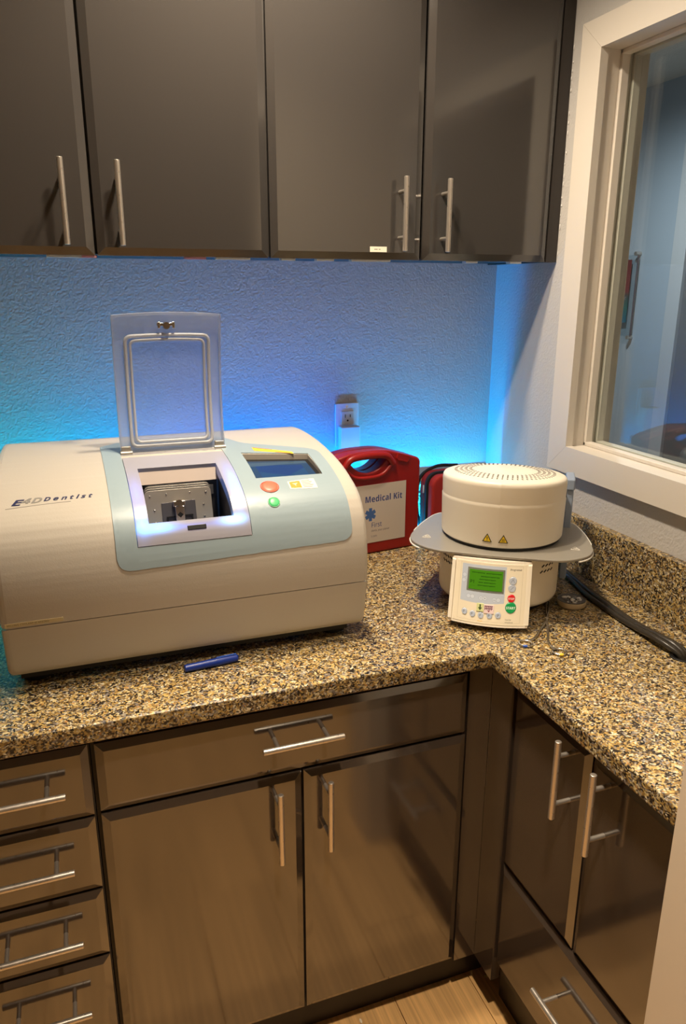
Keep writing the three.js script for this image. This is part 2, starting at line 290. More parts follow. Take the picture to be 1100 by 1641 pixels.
// ------------------------------------------------------------------ wall cabinets
{
  const top = 2.34;
  const unit = (label, x0, x1, doors) => {
    const cx = (x0 + x1) / 2, o = thing('wall_cabinet', label, 'cabinet', [cx, UB, 0]);
    mesh('carcass', box(x0 - cx, x1 - cx, 0.003, top - UB, 0.001, UD - 0.021), M.carcass, o);
    for (const [a, b, hx] of doors) addFront('door', o, a - cx, b - cx, 0, top - UB, UD, hx - cx, 0.0895, false, M.gloss, 0.0145);
    return [o, cx];
  };
  const [a, ca] = unit('dark gloss wall cabinet above the white milling machine', -1.372, -0.6925, [[-1.371, -1.0315, -1.0795], [-1.0265, -0.6945, -0.982]]);
  const [b, cb] = unit('dark gloss wall cabinet in the corner beside the window', -0.6905, -0.03, [[-0.689, -0.3545, -0.4065], [-0.348, -0.031, -0.3055]]);
  mesh('filler_strip', box(-0.0295 - cb, -0.0015 - cb, 0, top - UB, 0.001, UD - 0.004), std('#2e2926', 0.35), b);
  const R = rng(77); // broken line of white filler along the wall
  for (let y = 0.02; y < 0.46; y += 0.012 + R() * 0.02) if (R() < 0.75) mesh('caulk', new THREE.IcosahedronGeometry(0.0022 + R() * 0.0016, 0).scale(0.5, 0.6 + R() * 2.4, 0.6).translate(-0.0012 - cb, y, UD - 0.002 + R() * 0.004), M.white, b);
  const stick = mesh('label_sticker', boxUV(new THREE.BoxGeometry(0.0385, 0.011, 0.0006)), new THREE.MeshStandardMaterial({ roughness: 0.6, map: canvasTex(128, 36, (c, w, h) => { c.fillStyle = '#f2ead8'; c.fillRect(0, 0, w, h); c.fillStyle = '#8a8478'; c.fillRect(32, 15, 26, 6); c.fillRect(66, 15, 14, 6); }) }), b);
  const uv = stick.geometry.attributes.uv; for (let i = 0; i < uv.count; i++) uv.setXY(i, uv.getX(i) / 0.0385 + 0.5, uv.getY(i) / 0.011 + 0.5);
  stick.position.set(-0.454 - cb, 0.0205, UD + 0.0004); stick.userData.label = 'small cream label sticker on the door';
  // scraps of tape that show below the bottom edges
  const scrap = (o, c, x0, x1, m) => mesh('tape_scrap', box(x0 - c, x1 - c, -0.0042, -0.0002, UD - 0.03, UD - 0.012), m, o);
  const pinkTape = std('#d79fb0', 0.6), paleTape = std('#d5dde2', 0.5);
  scrap(a, ca, -1.118, -1.055, paleTape); scrap(a, ca, -1.078 + 0.022, -1.028, pinkTape); scrap(a, ca, -0.862, -0.82, pinkTape); scrap(a, ca, -0.80, -0.73, paleTape);
  scrap(b, cb, -0.665, -0.635, paleTape); scrap(b, cb, -0.588, -0.55, paleTape); scrap(b, cb, -0.51, -0.42, paleTape); scrap(b, cb, -0.235, -0.205, paleTape); scrap(b, cb, -0.12, -0.09, paleTape);
}
// ------------------------------------------------------------------ LED strip on the counter behind the machines
{
  const o = thing('led_strip', 'thin coloured light strip along the back of the countertop', 'light strip', [0, H, 0.088]);
  mesh('backing', rbox(-1.5, -0.03, 0.0002, 0.003, -0.005, 0.005, 0.001), M.white, o);
  const stops = [[-1.5, [0.0, 0.36, 0.32]], [-1.25, [0.0, 0.37, 0.44]], [-1.05, [0.0, 0.38, 0.80]], [-0.85, [0.0, 0.21, 0.95]], [-0.62, [0.0, 0.11, 1.05]], [-0.48, [0.0, 0.24, 1.0]], [-0.34, [0.0, 0.44, 0.95]], [-0.03, [0.0, 0.44, 1.0]]];
  const colour = (x) => { let k = stops.findIndex((s) => s[0] > x); k = clamp(k < 0 ? stops.length - 1 : k, 1, stops.length - 1); const [x0, a] = stops[k - 1], [x1, b] = stops[k], t = clamp((x - x0) / (x1 - x0), 0, 1); return a.map((v, i) => lerp(v, b[i], t)); };
  const w = 0.105;
  for (let x = -1.5 + w / 2; x < -0.03; x += w) {
    const c = colour(x);
    mesh('led_segment', rbox(x - w / 2 + 0.004, x + w / 2 - 0.004, 0.003, 0.005, -0.004, 0.004, 0.0008, 1), glow(c, 0.9), o);
    const l = new THREE.RectAreaLight(new THREE.Color(...c), LED_POWER * 100, w, 0.008); l.name = 'led_lamp'; l.position.set(x, 0.0065, 0); o.add(l); l.lookAt(x, H + 5, 0.088 - 3);
  }
}
// ------------------------------------------------------------------ milling machine
const font = await new FontLoader().loadAsync('fonts/droid/droid_sans_bold.typeface.json');
const PZ = [[0.6050, 0.880], [0.6090, 0.8850], [0.6125, 0.8964], [0.6190, 0.932], [0.6252, 0.9706], [0.6269, 1.0096], [0.6247, 1.040], [0.6188, 1.0677], [0.6075, 1.0975], [0.5905, 1.121], [0.5665, 1.1385], [0.5198, 1.1566], [0.4669, 1.1698], [0.3711, 1.1827], [0.2862, 1.1872], [0.200, 1.1856], [0.150, 1.1800], [0.122, 1.1700], [0.111, 1.150]];
const millCurve = new THREE.CatmullRomCurve3(PZ.map(([z, y]) => V3(0, y, z)), false, 'centripetal'); millCurve.arcLengthDivisions = 800;
const millLen = millCurve.getLength(), NS = 800, millTab = millCurve.getSpacedPoints(NS);
function sAt(y, z) { let b = 9, k = 0; millTab.forEach((p, i) => { const d = (p.y - y) ** 2 + (p.z - z) ** 2; if (d < b) { b = d; k = i; } }); return k / NS * millLen; }
function sZ(z) { for (let i = NS; i > 0; i--) if (millTab[i].y > 1.1 && millTab[i].z <= z && millTab[i - 1].z >= z) { const t = (z - millTab[i].z) / (millTab[i - 1].z - millTab[i].z + 1e-9); return (i - t) / NS * millLen; } return 0; }
function millP(x, s, off = 0) { // point on the shell of the machine, in the world
  const k = clamp(s / millLen * NS, 0, NS - 0.001), i = Math.floor(k), f = k - i, a = millTab[i], b = millTab[i + 1], t = millTab[Math.min(NS, i + 4)].clone().sub(millTab[Math.max(0, i - 4)]).normalize();
  return V3(x, lerp(a.y, b.y, f) - -t.z * -1 * -off * 0 + (-t.z) * off, lerp(a.z, b.z, f) + t.y * off);
}
const mill = thing('milling_machine', 'large white dental milling machine with its lid open and pale blue control panel', 'machine', [-0.931, H, 0.36]);
const MO = V3(-0.931, H, 0.36), ML = (p) => p.sub(MO), mP = (x, s, off) => ML(millP(x, s, off));
const MX0 = -1.2420, MX1 = -0.6125;
{
  const solid = (pts) => { const g = extrude(new THREE.Shape(pts.map(([z, y]) => V2(-z, y))), MX1 - MX0, 0.011, 4).rotateY(Math.PI / 2).translate(MX0, 0, 0); return toCreasedNormals(g.index ? g.toNonIndexed() : g, 0.5); };
  const seam = 0.9712, up = millTab.filter((p, i) => p.y > seam + 0.002 && i % 6 === 0 || i === NS && true).map((p) => [p.z, p.y]), lo = millTab.filter((p, i) => p.y < seam - 0.003 && p.z > 0.3 && i % 6 === 0).map((p) => [p.z, p.y]);
  const surf = (y) => { const p = millTab.find((q) => q.y >= y); return p.z; };
  const upper = solid([[surf(seam + 0.0007), seam + 0.0007], ...up, [0.111, seam + 0.0007]]);
  const lower = solid([...lo, [surf(seam - 0.0009), seam - 0.0009], [0.111, seam - 0.0009], [0.111, 0.89], [0.121, 0.880]]);
  let b = new Brush(mergeVertices(upper)); b.updateMatrixWorld();
  const ev = new Evaluator(); ev.attributes = ['position', 'normal', 'uv']; ev.useGroups = false;
  const hull = (pts) => { const g = new ConvexGeometry(pts.map((q) => V3(...q))); g.setAttribute('uv', new THREE.Float32BufferAttribute(new Float32Array(g.attributes.position.count * 2), 2)); const q = new Brush(g); q.updateMatrixWorld(); return q; };
  const cx0 = -1.0215, cx1 = -0.8275;
  b = ev.evaluate(b, hull([cx0, cx1].flatMap((x) => [[x, 1.3, 0.37], [x, 1.3, 0.7], [x, 1.0815, 0.7], [x, 1.0815, 0.40]])), SUBTRACTION);
  b = ev.evaluate(b, hull([cx0, cx1].flatMap((x) => [[x, 1.09, 0.40], [x, 1.09, 0.598], [x, 1.0, 0.598], [x, 1.0, 0.40]])), SUBTRACTION);
  b = ev.evaluate(b, hull([[-0.7935, 1.25, 0.4000], [-0.6680, 1.25, 0.4300], [-0.6680, 1.25, 0.53], [-0.7990, 1.25, 0.53], [-0.7960, 1.1555, 0.4050], [-0.6695, 1.1545, 0.4330], [-0.6680, 1.1530, 0.5225], [-0.7990, 1.1540, 0.5200]]), SUBTRACTION);
  mesh('upper_shell', b.geometry.clone().translate(-MO.x, -MO.y, -MO.z), M.mill, mill);
  mesh('base_shell', lower.translate(-MO.x, -MO.y, -MO.z), M.mill, mill);
  for (const [x, z] of [[-1.2, 0.55], [-0.66, 0.55], [-1.2, 0.17], [-0.66, 0.17]]) mesh('foot', cyl(0.022, 0.026, 0.034, 24, x - MO.x, 0.017, z - MO.z), M.rubber, mill);
  mesh('base_pan', box(-1.225 - MO.x, -0.64 - MO.x, 0.012, 0.031, 0.14 - MO.z, 0.585 - MO.z), M.dark, mill);

  // pale blue control panel, following the shell
  const xa = -1.0560, xb = -0.6430, r = 0.022, off = 0.0016;
  const zTop = (x) => { const P = [[-1.056, 0.291], [-1.024, 0.262], [-1.006, 0.256], [-0.812, 0.258], [-0.800, 0.285], [-0.781, 0.3300], [-0.76, 0.345], [-0.665, 0.396], [-0.643, 0.408]]; for (let i = 1; i < P.length; i++) if (x <= P[i][0]) return lerp(P[i - 1][1], P[i][1], (x - P[i - 1][0]) / (P[i][0] - P[i - 1][0])); return P[P.length - 1][1]; };
  const corner = (x, R) => { let d = 0; for (const e of [x - xa, xb - x]) if (e < R) d = R - Math.sqrt(Math.max(0, R * R - (R - e) ** 2)); return d; };
  const sTop = (x) => sZ(zTop(x)) - (x > -0.7 ? corner(x, 0.02) : 0), sBot = (x) => sAt(lerp(1.0441, 1.0545, (x - xa) / (xb - xa)), 0.62) + corner(x, r);
  const region = (x0, x1, sa, sb, nu, nv, o1 = off, o0 = -0.002) => { const cache = {}, S = (u) => cache[u] ?? (cache[u] = [sa(lerp(x0, x1, u)), sb(lerp(x0, x1, u))]); return slab((u, v) => { const [a, c] = S(u); return mP(lerp(x0, x1, u), lerp(a, c, v), o1); }, (u, v) => { const [a, c] = S(u); return mP(lerp(x0, x1, u), lerp(a, c, v), o0); }, nu, nv); };
  const bz0 = -1.0205, bz1 = -0.8285, sB0 = sAt(1.0815, 0.613), sB1 = sZ(0.383), sH = sZ(0.335);
  const scr0 = -0.7960, scr1 = -0.6680, scrT = (x) => sZ(lerp(0.4000, 0.4310, (x - scr0) / (scr1 - scr0))), scrB = (x) => sZ(lerp(0.5200, 0.5225, (x - scr0) / (scr1 - scr0)));
  const K = (s) => () => s;
  mesh('control_panel', [region(xa, bz0 - 0.001, sBot, sTop, 14, 60), region(bz0 - 0.001, bz1 + 0.001, sBot, K(sB0 - 0.001), 8, 10), region(bz0 - 0.001, bz1 + 0.001, K(sH), sTop, 16, 10),
    region(bz1 + 0.001, scr0, sBot, sTop, 8, 60), region(scr0, scr1, sBot, scrB, 12, 40), region(scr0, scr1, scrT, sTop, 12, 12), region(scr1, xb, sBot, sTop, 14, 60)], M.millPanel, mill);
  // bezel of the milling chamber, lit from inside
  const ix0 = -0.9992, ix1 = -0.8555, sI0 = sAt(1.1135, 0.5958), sI1 = sZ(0.447), S0 = sB0, S1 = sB1;
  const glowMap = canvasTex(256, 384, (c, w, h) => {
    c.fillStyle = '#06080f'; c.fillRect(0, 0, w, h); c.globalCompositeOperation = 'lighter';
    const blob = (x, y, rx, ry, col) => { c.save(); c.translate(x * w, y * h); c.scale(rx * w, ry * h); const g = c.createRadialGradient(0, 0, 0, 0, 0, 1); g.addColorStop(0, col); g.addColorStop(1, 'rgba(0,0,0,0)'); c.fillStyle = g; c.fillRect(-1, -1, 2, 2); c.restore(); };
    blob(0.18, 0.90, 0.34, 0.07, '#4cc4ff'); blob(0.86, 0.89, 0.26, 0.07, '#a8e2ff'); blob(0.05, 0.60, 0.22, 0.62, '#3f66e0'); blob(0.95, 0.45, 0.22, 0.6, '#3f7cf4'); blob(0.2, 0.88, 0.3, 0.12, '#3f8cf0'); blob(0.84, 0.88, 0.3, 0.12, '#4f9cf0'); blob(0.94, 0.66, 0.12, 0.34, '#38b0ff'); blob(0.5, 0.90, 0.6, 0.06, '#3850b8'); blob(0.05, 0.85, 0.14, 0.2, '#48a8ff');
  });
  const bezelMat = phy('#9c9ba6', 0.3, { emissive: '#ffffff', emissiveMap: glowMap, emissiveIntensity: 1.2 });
  const part = (x0, x1, a, c, nu, nv) => { const g = region(x0, x1, K(a), K(c), nu, nv, 0.0022, -0.016), u = g.attributes.uv; for (let i = 0; i < u.count; i++) u.setXY(i, (lerp(x0, x1, u.getX(i)) - bz0) / (bz1 - bz0), (lerp(a, c, u.getY(i)) - S0) / (S1 - S0)); return g; };
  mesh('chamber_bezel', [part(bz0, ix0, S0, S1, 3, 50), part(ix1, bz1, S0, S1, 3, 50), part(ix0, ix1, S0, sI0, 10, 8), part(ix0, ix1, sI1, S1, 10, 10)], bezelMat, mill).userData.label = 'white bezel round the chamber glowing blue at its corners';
  const lk = mesh('latch_slot', rbox(-0.016, 0.016, -0.004, 0.004, -0.004, 0.0012, 0.001), M.black, mill); { const p = mP(-0.921, lerp(sB0, sI0, 0.62), 0.0022), q = mP(-0.921, lerp(sB0, sI0, 0.62), 0.1); lk.position.copy(p); lk.lookAt(q.add(mill.position)); }
  // chamber
  const q0 = millP(0, sI1, -0.014), q1 = millP(0, sI0, -0.014);
  const wallSlab = (a, b, c, d, th) => new ConvexGeometry([a, b, c, d].flatMap((p) => [V3(...p), V3(p[0] + th[0], p[1] + th[1], p[2] + th[2])])).translate(-MO.x, -MO.y, -MO.z);
  const prof = [[0.4550, 1.154], [0.5, 1.147], [0.54, 1.134], [0.57, 1.118], [0.588, 1.103]];
  const side = (x, m) => wallSlabs(x, m); const wallSlabs = (x, m) => { const s = new THREE.Shape([...prof.map(([z, y]) => V2(-z, y)), V2(-0.588, 1.03), V2(-0.455, 1.03)]); return extrude(s, 0.004).rotateY(Math.PI / 2).translate(x, 0, 0).translate(-MO.x, -MO.y, -MO.z); };
  mesh('chamber_liner', [wallSlab([ix0, 1.168, 0.447], [ix1, 1.168, 0.447], [ix1 + 0.002, 1.146, 0.4555], [ix0 - 0.002, 1.146, 0.4555], [0, 0, -0.006])], M.pinkPlastic, mill);
  mesh('chamber_wall', [wallSlabs(ix0 - 0.006), wallSlabs(ix1 + 0.002), wallSlab([ix0, 1.146, 0.448], [ix1, 1.146, 0.448], [ix1, 1.03, 0.448], [ix0, 1.03, 0.448], [0, 0, -0.004]), wallSlab([ix0, 1.10, 0.592], [ix1, 1.10, 0.592], [ix1, 1.03, 0.592], [ix0, 1.03, 0.592], [0, 0, 0.004]), box(ix0 - MO.x, ix1 - MO.x, 1.022 - MO.y, 1.03 - MO.y, 0.445 - MO.z, 0.598 - MO.z)], std('#4b4a50', 0.45), mill);
  mesh('chamber_ledge', box(ix0 + 0.002 - MO.x, ix1 - 0.008 - MO.x, 1.118 - MO.y, 1.136 - MO.y, 0.4485 - MO.z, 0.4545 - MO.z), M.greyPlastic, mill);
  mesh('nozzle_guard', new THREE.SphereGeometry(0.013, 20, 14).scale(0.8, 1.9, 0.5).translate(ix1 - 0.016 - MO.x, 1.070 - MO.y, 0.545 - MO.z), M.greyPlastic, mill);
  // stack of plates (bellows) with the clamp on the front plate
  const stack = new THREE.Group(); stack.name = 'plate_stack'; mill.add(stack); stack.scale.set(1.05, 1, 1); stack.position.set(-0.9345 - MO.x, 1.098 - MO.y, 0.500 - MO.z); stack.rotation.x = -0.30;
  for (let i = 0; i < 6; i++) mesh('plate', extrude(roundRect(-0.057, 0.057, -0.05, 0.046 + i * 0.0022 * (i > 0 ? 1 : 0), 0.008), 0.0022, 0.0005, 1, 6).translate(0.0006 * i, 0, -0.0058 * i), i === 0 ? M.steelDull : (i % 2 ? M.dark : M.steelDull), stack);
  const br = new THREE.Shape([V2(-0.030, -0.05), V2(-0.030, 0.022), V2(0.028, 0.024), V2(0.028, -0.05)]); mesh('mount_plate', extrude(br, 0.0016, 0.0004, 1).translate(0, 0, 0.0022), std('#55545a', 0.45, { metalness: 0.4 }), stack);
  const bw = (x0, x1, y0, y1, z0, z1) => box(x0, x1, y0, y1, z0, z1); mesh('bracket', [bw(-0.023, -0.0205, -0.05, -0.005, 0.0038, 0.006), bw(-0.023, -0.009, -0.0055, -0.003, 0.0038, 0.006), bw(0.0195, 0.022, -0.05, -0.004, 0.0038, 0.006), bw(0.007, 0.022, -0.0045, -0.002, 0.0038, 0.006)], M.black, stack);
  mesh('clamp', [rbox(-0.0085, 0.0075, -0.014, 0.014, 0.0038, 0.0125, 0.0012), rbox(-0.0115, 0.0105, 0.013, 0.024, 0.0038, 0.0105, 0.002), cyl(0.0062, 0.0062, 0.004, 16).rotateX(Math.PI / 2).translate(-0.001, 0.0195, 0.012)], M.chrome, stack);
  mesh('diamond_socket', box(-0.0038, 0.0038, -0.0038, 0.0038, 0, 0.0005).rotateZ(Math.PI / 4).translate(-0.0005, -0.0015, 0.0124), M.black, stack);
  for (const [x, y] of [[-0.048, 0.036], [-0.02, 0.038], [0.02, 0.038], [0.048, 0.036], [0.042, 0.014], [-0.042, 0.010], [0.042, -0.008], [-0.042, -0.012]]) mesh('rivet', new THREE.SphereGeometry(0.0017, 10, 6).translate(x, y, 0.0022), M.chrome, stack);

  // display
  const scrMap = canvasTex(256, 160, (c, w, h) => { c.fillStyle = '#4a6f94'; c.fillRect(0, 0, w, h); c.fillStyle = '#2f5fae'; c.fillRect(26, 44, 200, 116); c.fillStyle = '#7d98a6'; c.beginPath(); c.moveTo(0, 18); c.lineTo(256, 4); c.lineTo(256, 26); c.lineTo(0, 52); c.fill(); c.fillStyle = '#3f78ad'; c.beginPath(); c.moveTo(30, 100); c.lineTo(140, 150); c.lineTo(226, 80); c.lineTo(226, 160); c.lineTo(26, 160); c.fill(); });
  const sm = phy('#10161c', 0.12, { emissive: '#ffffff', emissiveMap: scrMap, emissiveIntensity: 0.42 });
  const sA = [V3(-0.7950, 1.1680, 0.4075), V3(-0.6700, 1.1660, 0.4365), V3(-0.6695, 1.1535, 0.5205), V3(-0.7980, 1.1545, 0.5180)].map(ML);
  const sq = (u, v, o) => { const a = sA[3].clone().lerp(sA[2], u), b = sA[0].clone().lerp(sA[1], u), p = a.lerp(b, v); p.y += o; return p; };
  mesh('screen_surround', slab((u, v) => sq(u, v, 0.0006), (u, v) => sq(u, v, -0.002), 2, 2), M.black, mill);
  const scr = mesh('display', slab((u, v) => sq(0.035 + u * 0.90, 0.02 + v * 0.86, 0.0014), (u, v) => sq(0.035 + u * 0.90, 0.02 + v * 0.86, 0.0002), 2, 2), sm, mill); scr.userData.label = 'dim blue display sunk in the control panel';
  // buttons
  const button = (x, y, z, rad, ringCol, m, label) => { const s = sAt(y, z), p = mP(x, s, off), n = mP(x, s, 1).sub(p).normalize(), b = mesh('button', new THREE.LatheGeometry([V2(0, 0.0026), V2(rad * 0.6, 0.0023), V2(rad * 0.93, 0.001), V2(rad, -0.002)], 36), m, mill); b.position.copy(p); b.quaternion.setFromUnitVectors(V3(0, 1, 0), n); b.userData.label = label; mesh('button_ring', new THREE.TorusGeometry(rad * 1.03, 0.0009, 8, 40).rotateX(Math.PI / 2), ringCol, b); };
  button(-0.7778, 1.1428, 0.5475, 0.0160, std('#c9604a', 0.4), glow([1.0, 0.32, 0.16], 0.24, '#c05f46'), 'round orange-red lit button');
  button(-0.7796, 1.1248, 0.5815, 0.0100, std('#7fae8c', 0.4), glow([0.12, 1.0, 0.28], 0.34, '#4a9a62'), 'round green lit button');
  // stickers and lettering
  const decal = (name, x0, x1, a, c, m, label, up = off + 0.0004) => { const g = slab((u, v) => mP(lerp(x0, x1, u), lerp(a(u), c(u), v), up), (u, v) => mP(lerp(x0, x1, u), lerp(a(u), c(u), v), up - 0.0005), 12, 8); const k = mesh(name, g, m, mill); if (label) k.userData.label = label; return k; };
  const goldMap = canvasTex(192, 96, (c, w, h) => { c.fillStyle = '#efe6cf'; c.fillRect(0, 0, w, h); c.fillStyle = '#c8962c'; c.fillRect(10, 10, 74, 76); c.fillStyle = '#f0dfb0'; c.beginPath(); c.moveTo(26, 30); c.lineTo(68, 30); c.lineTo(50, 50); c.lineTo(47, 72); c.lineTo(43, 50); c.fill(); c.fillStyle = '#8d8168'; for (let i = 0; i < 5; i++) c.fillRect(96, 12 + i * 16, 60 + (i * 37 % 24), 6); });
  decal('warning_sticker', -0.7420, -0.6905, (u) => sAt(lerp(1.1376, 1.1363, u), lerp(0.5588, 0.5614, u)), (u) => sAt(lerp(1.1475, 1.1493, u), lerp(0.5384, 0.5347, u)), std('#ffffff', 0.5, { map: goldMap }), 'gold and cream sticker with small print');
  const tapeMap = canvasTex(128, 24, (c, w, h) => { c.fillStyle = '#f0d23c'; c.fillRect(0, 0, w, h); c.fillStyle = '#c8543a'; c.fillRect(4, 0, 60, 4); c.fillRect(70, 18, 50, 5); });
  decal('yellow_tape', -0.768, -0.696, (u) => sZ(lerp(0.394, 0.428, u)), (u) => sZ(lerp(0.372, 0.416, u)), std('#ffffff', 0.55, { map: tapeMap }), 'strip of yellow tape above the display');
  const coolMap = canvasTex(512, 44, (c, w, h) => { c.fillStyle = '#cfc098'; c.fillRect(0, 0, w, h); c.fillStyle = '#5d5440'; c.font = '27px sans-serif'; c.fillText('MILLING COOLANT IS NEEDED', 16, 32, 480); });
  decal('coolant_label', -1.2350, -1.1475, () => sAt(0.9745, 0.6255), () => sAt(0.9810, 0.6256), std('#ffffff', 0.6, { map: coolMap }), 'pale strip label with dark capitals', 0.0004);
  const letters = (str, size, x0, yz0, wide, mat, gap, sl = 0.35) => { // raised letters laid on the shell
    const list = []; let x = x0; const s0 = sAt(...yz0);
    for (const ch of str) { const g = new TextGeometry(ch, { font, size, depth: 0.0006, curveSegments: 4 }), p = g.attributes.position; g.computeBoundingBox(); const adv = (g.boundingBox.max.x) * wide; for (let i = 0; i < p.count; i++) { const q = mP(x + (p.getX(i) + sl * p.getY(i)) * wide, s0 + p.getY(i), 0.0001 + p.getZ(i)); p.setXYZ(i, q.x, q.y, q.z); } g.computeVertexNormals(); list.push(g); x += adv + gap; }
    mesh('lettering', list, mat, mill);
  };
  letters('E', 0.0165, -1.2130, [1.1475, 0.5385], 1.35, M.navy, 0.002); letters('4D', 0.0150, -1.1960, [1.1490, 0.5355], 1.2, M.silver, 0.0005); letters('Dentist', 0.0112, -1.1620, [1.1505, 0.5325], 1.05, M.navy, 0.0042);
  mesh('logo_swoosh', tube([0, 0.25, 0.5, 0.75, 1].map((t) => { const q = mP(lerp(-1.219, -1.118, t), sAt(lerp(1.1440, 1.1475, t), lerp(0.5448, 0.5388, t)) + Math.sin(t * 3.1) * 0.001, 0.0001); return q; }), 0.0005, 30, 5), M.silver, mill);

  // lid, standing open on its hinge
  const lid = new THREE.Group(); lid.name = 'lid'; mill.add(lid); lid.position.set(-0.9195 - MO.x, 1.1840 - MO.y, 0.3440 - MO.z);
  const LH = 0.2600, bulge = (v) => -0.016 * 4 * v * (1 - v), half = (v) => lerp(0.1010, 0.1015, v), L = (a, v, o) => V3(a * half(v) + 0.0025 * v, v * LH + (1 - a * a) * 0.0045 * v, bulge(v) + o - 0.004 * (1 - a * a) * v);
  const aOf = (x) => x / 0.1012, lslab = (a0, a1, v0, v1, o1, o0, nu = 8, nv = 24) => slab((u, v) => L(lerp(a0, a1, u), lerp(v0, v1, v), o1), (u, v) => L(lerp(a0, a1, u), lerp(v0, v1, v), o0), nu, nv);
  const wv0 = 0.098, wv1 = 0.795, wa0 = -0.652, wa1 = 0.648, rw = 0.125, rv = 0.047, T = 0.005;
  mesh('lid_frame', [lslab(-1, wa0, 0, 1, T, 0), lslab(wa1, 1, 0, 1, T, 0), lslab(wa0, wa1, 0, wv0, T, 0, 8, 6), lslab(wa0, wa1, wv1, 1, T, 0, 8, 8), lslab(-1, -0.965, 0, 1, 0.013, T, 2), lslab(0.965, 1, 0, 1, 0.013, T, 2), lslab(-0.965, 0.965, 0.985, 1, 0.012, T, 12, 2)], M.frost, lid);
  const ring = []; const A = 0.012 / 0.1012, B = 0.012 / 0.26, c0 = -0.77, c1 = 0.775, d0 = 0.050, d1 = 0.842, rr = 0.010;
  { const pts = [], add = (x, y, a0) => { for (let k = 0; k <= 4; k++) { const t = a0 + k / 4 * Math.PI / 2; pts.push([x + rr / 0.1012 * Math.cos(t), y + rr / 0.26 * Math.sin(t)]); } }; add(c1 - rr / 0.1012, d0 + rr / 0.26, -Math.PI / 2); add(c1 - rr / 0.1012, d1 - rr / 0.26, 0); add(c0 + rr / 0.1012, d1 - rr / 0.26, Math.PI / 2); add(c0 + rr / 0.1012, d0 + rr / 0.26, Math.PI);
    const dense = []; pts.forEach((p, i) => { const q = pts[(i + 1) % pts.length], n = Math.max(1, Math.round(Math.hypot((q[0] - p[0]) * 0.1, (q[1] - p[1]) * 0.26) / 0.006)); for (let k = 0; k < n; k++) dense.push(L(lerp(p[0], q[0], k / n), lerp(p[1], q[1], k / n), T + 0.002)); });
    const path = new THREE.CatmullRomCurve3(dense, true); mesh('lid_rim', new THREE.TubeGeometry(path, 220, 0.0035, 8, true), M.frostRim, lid);
    const inner = dense.map((p) => V3((p.x - 0.001) * 0.885 + 0.001, (p.y - 0.116) * 0.925 + 0.116, p.z)); mesh('lid_gasket', new THREE.TubeGeometry(new THREE.CatmullRomCurve3(inner, true), 220, 0.0026, 8, true), M.frostRim, lid); }
  mesh('lid_window', lslab(wa0 + 0.003, wa1 - 0.003, wv0 + 0.002, wv1 - 0.002, 0.004, 0.001, 10, 20), M.frostPane, lid);
  const lt = mesh('latch', [rbox(-0.017, 0.017, -0.003, 0.003, 0, 0.003, 0.001), cyl(0.0065, 0.0075, 0.010, 18).rotateX(Math.PI / 2).translate(0, -0.002, 0.006), rbox(-0.016, -0.011, -0.007, 0.005, 0.002, 0.006, 0.001), rbox(0.011, 0.016, -0.007, 0.005, 0.002, 0.006, 0.001)], M.chrome, lid); lt.position.copy(L(-0.01, 0.915, T)); lt.userData.label = 'small metal latch';
  for (const s of [-1, 1]) mesh('hinge', [rbox(-0.009, 0.009, -0.006, 0.014, 0, 0.008, 0.0015), cyl(0.005, 0.005, 0.022, 16).rotateZ(Math.PI / 2).translate(0, 0.001, 0.010)], M.steelDull, lid).position.set(s * 0.0905, 0.001, 0.004);
  const hb = mesh('hinge_bar', cyl(0.006, 0.006, 0.196, 18).rotateZ(Math.PI / 2), M.greyPlastic, mill); hb.position.set(-0.924 - MO.x, 1.180 - MO.y, 0.360 - MO.z);
}
// ------------------------------------------------------------------ pen in front of the machine
{
  const o = thing('pen', 'thick blue marker lying in the shadow under the front of the milling machine', 'pen', [-0.913, H + 0.0075, 0.630], 0.10);
  const m = new THREE.LatheGeometry([V2(0, -0.048), V2(0.005, -0.048), V2(0.0066, -0.046), V2(0.0070, -0.01), V2(0.0070, 0.012)], 20).rotateZ(-Math.PI / 2), c = new THREE.LatheGeometry([V2(0.0074, 0.008), V2(0.0075, 0.009), V2(0.0068, 0.046), V2(0.005, 0.049), V2(0, 0.0495)], 20).rotateZ(-Math.PI / 2);
  mesh('barrel', m, M.penBlue, o); mesh('cap', c, M.penBlue, o); mesh('clip', rbox(0.010, 0.046, 0.0070, 0.0088, -0.0016, 0.0016, 0.0006), M.penLight, o);
}
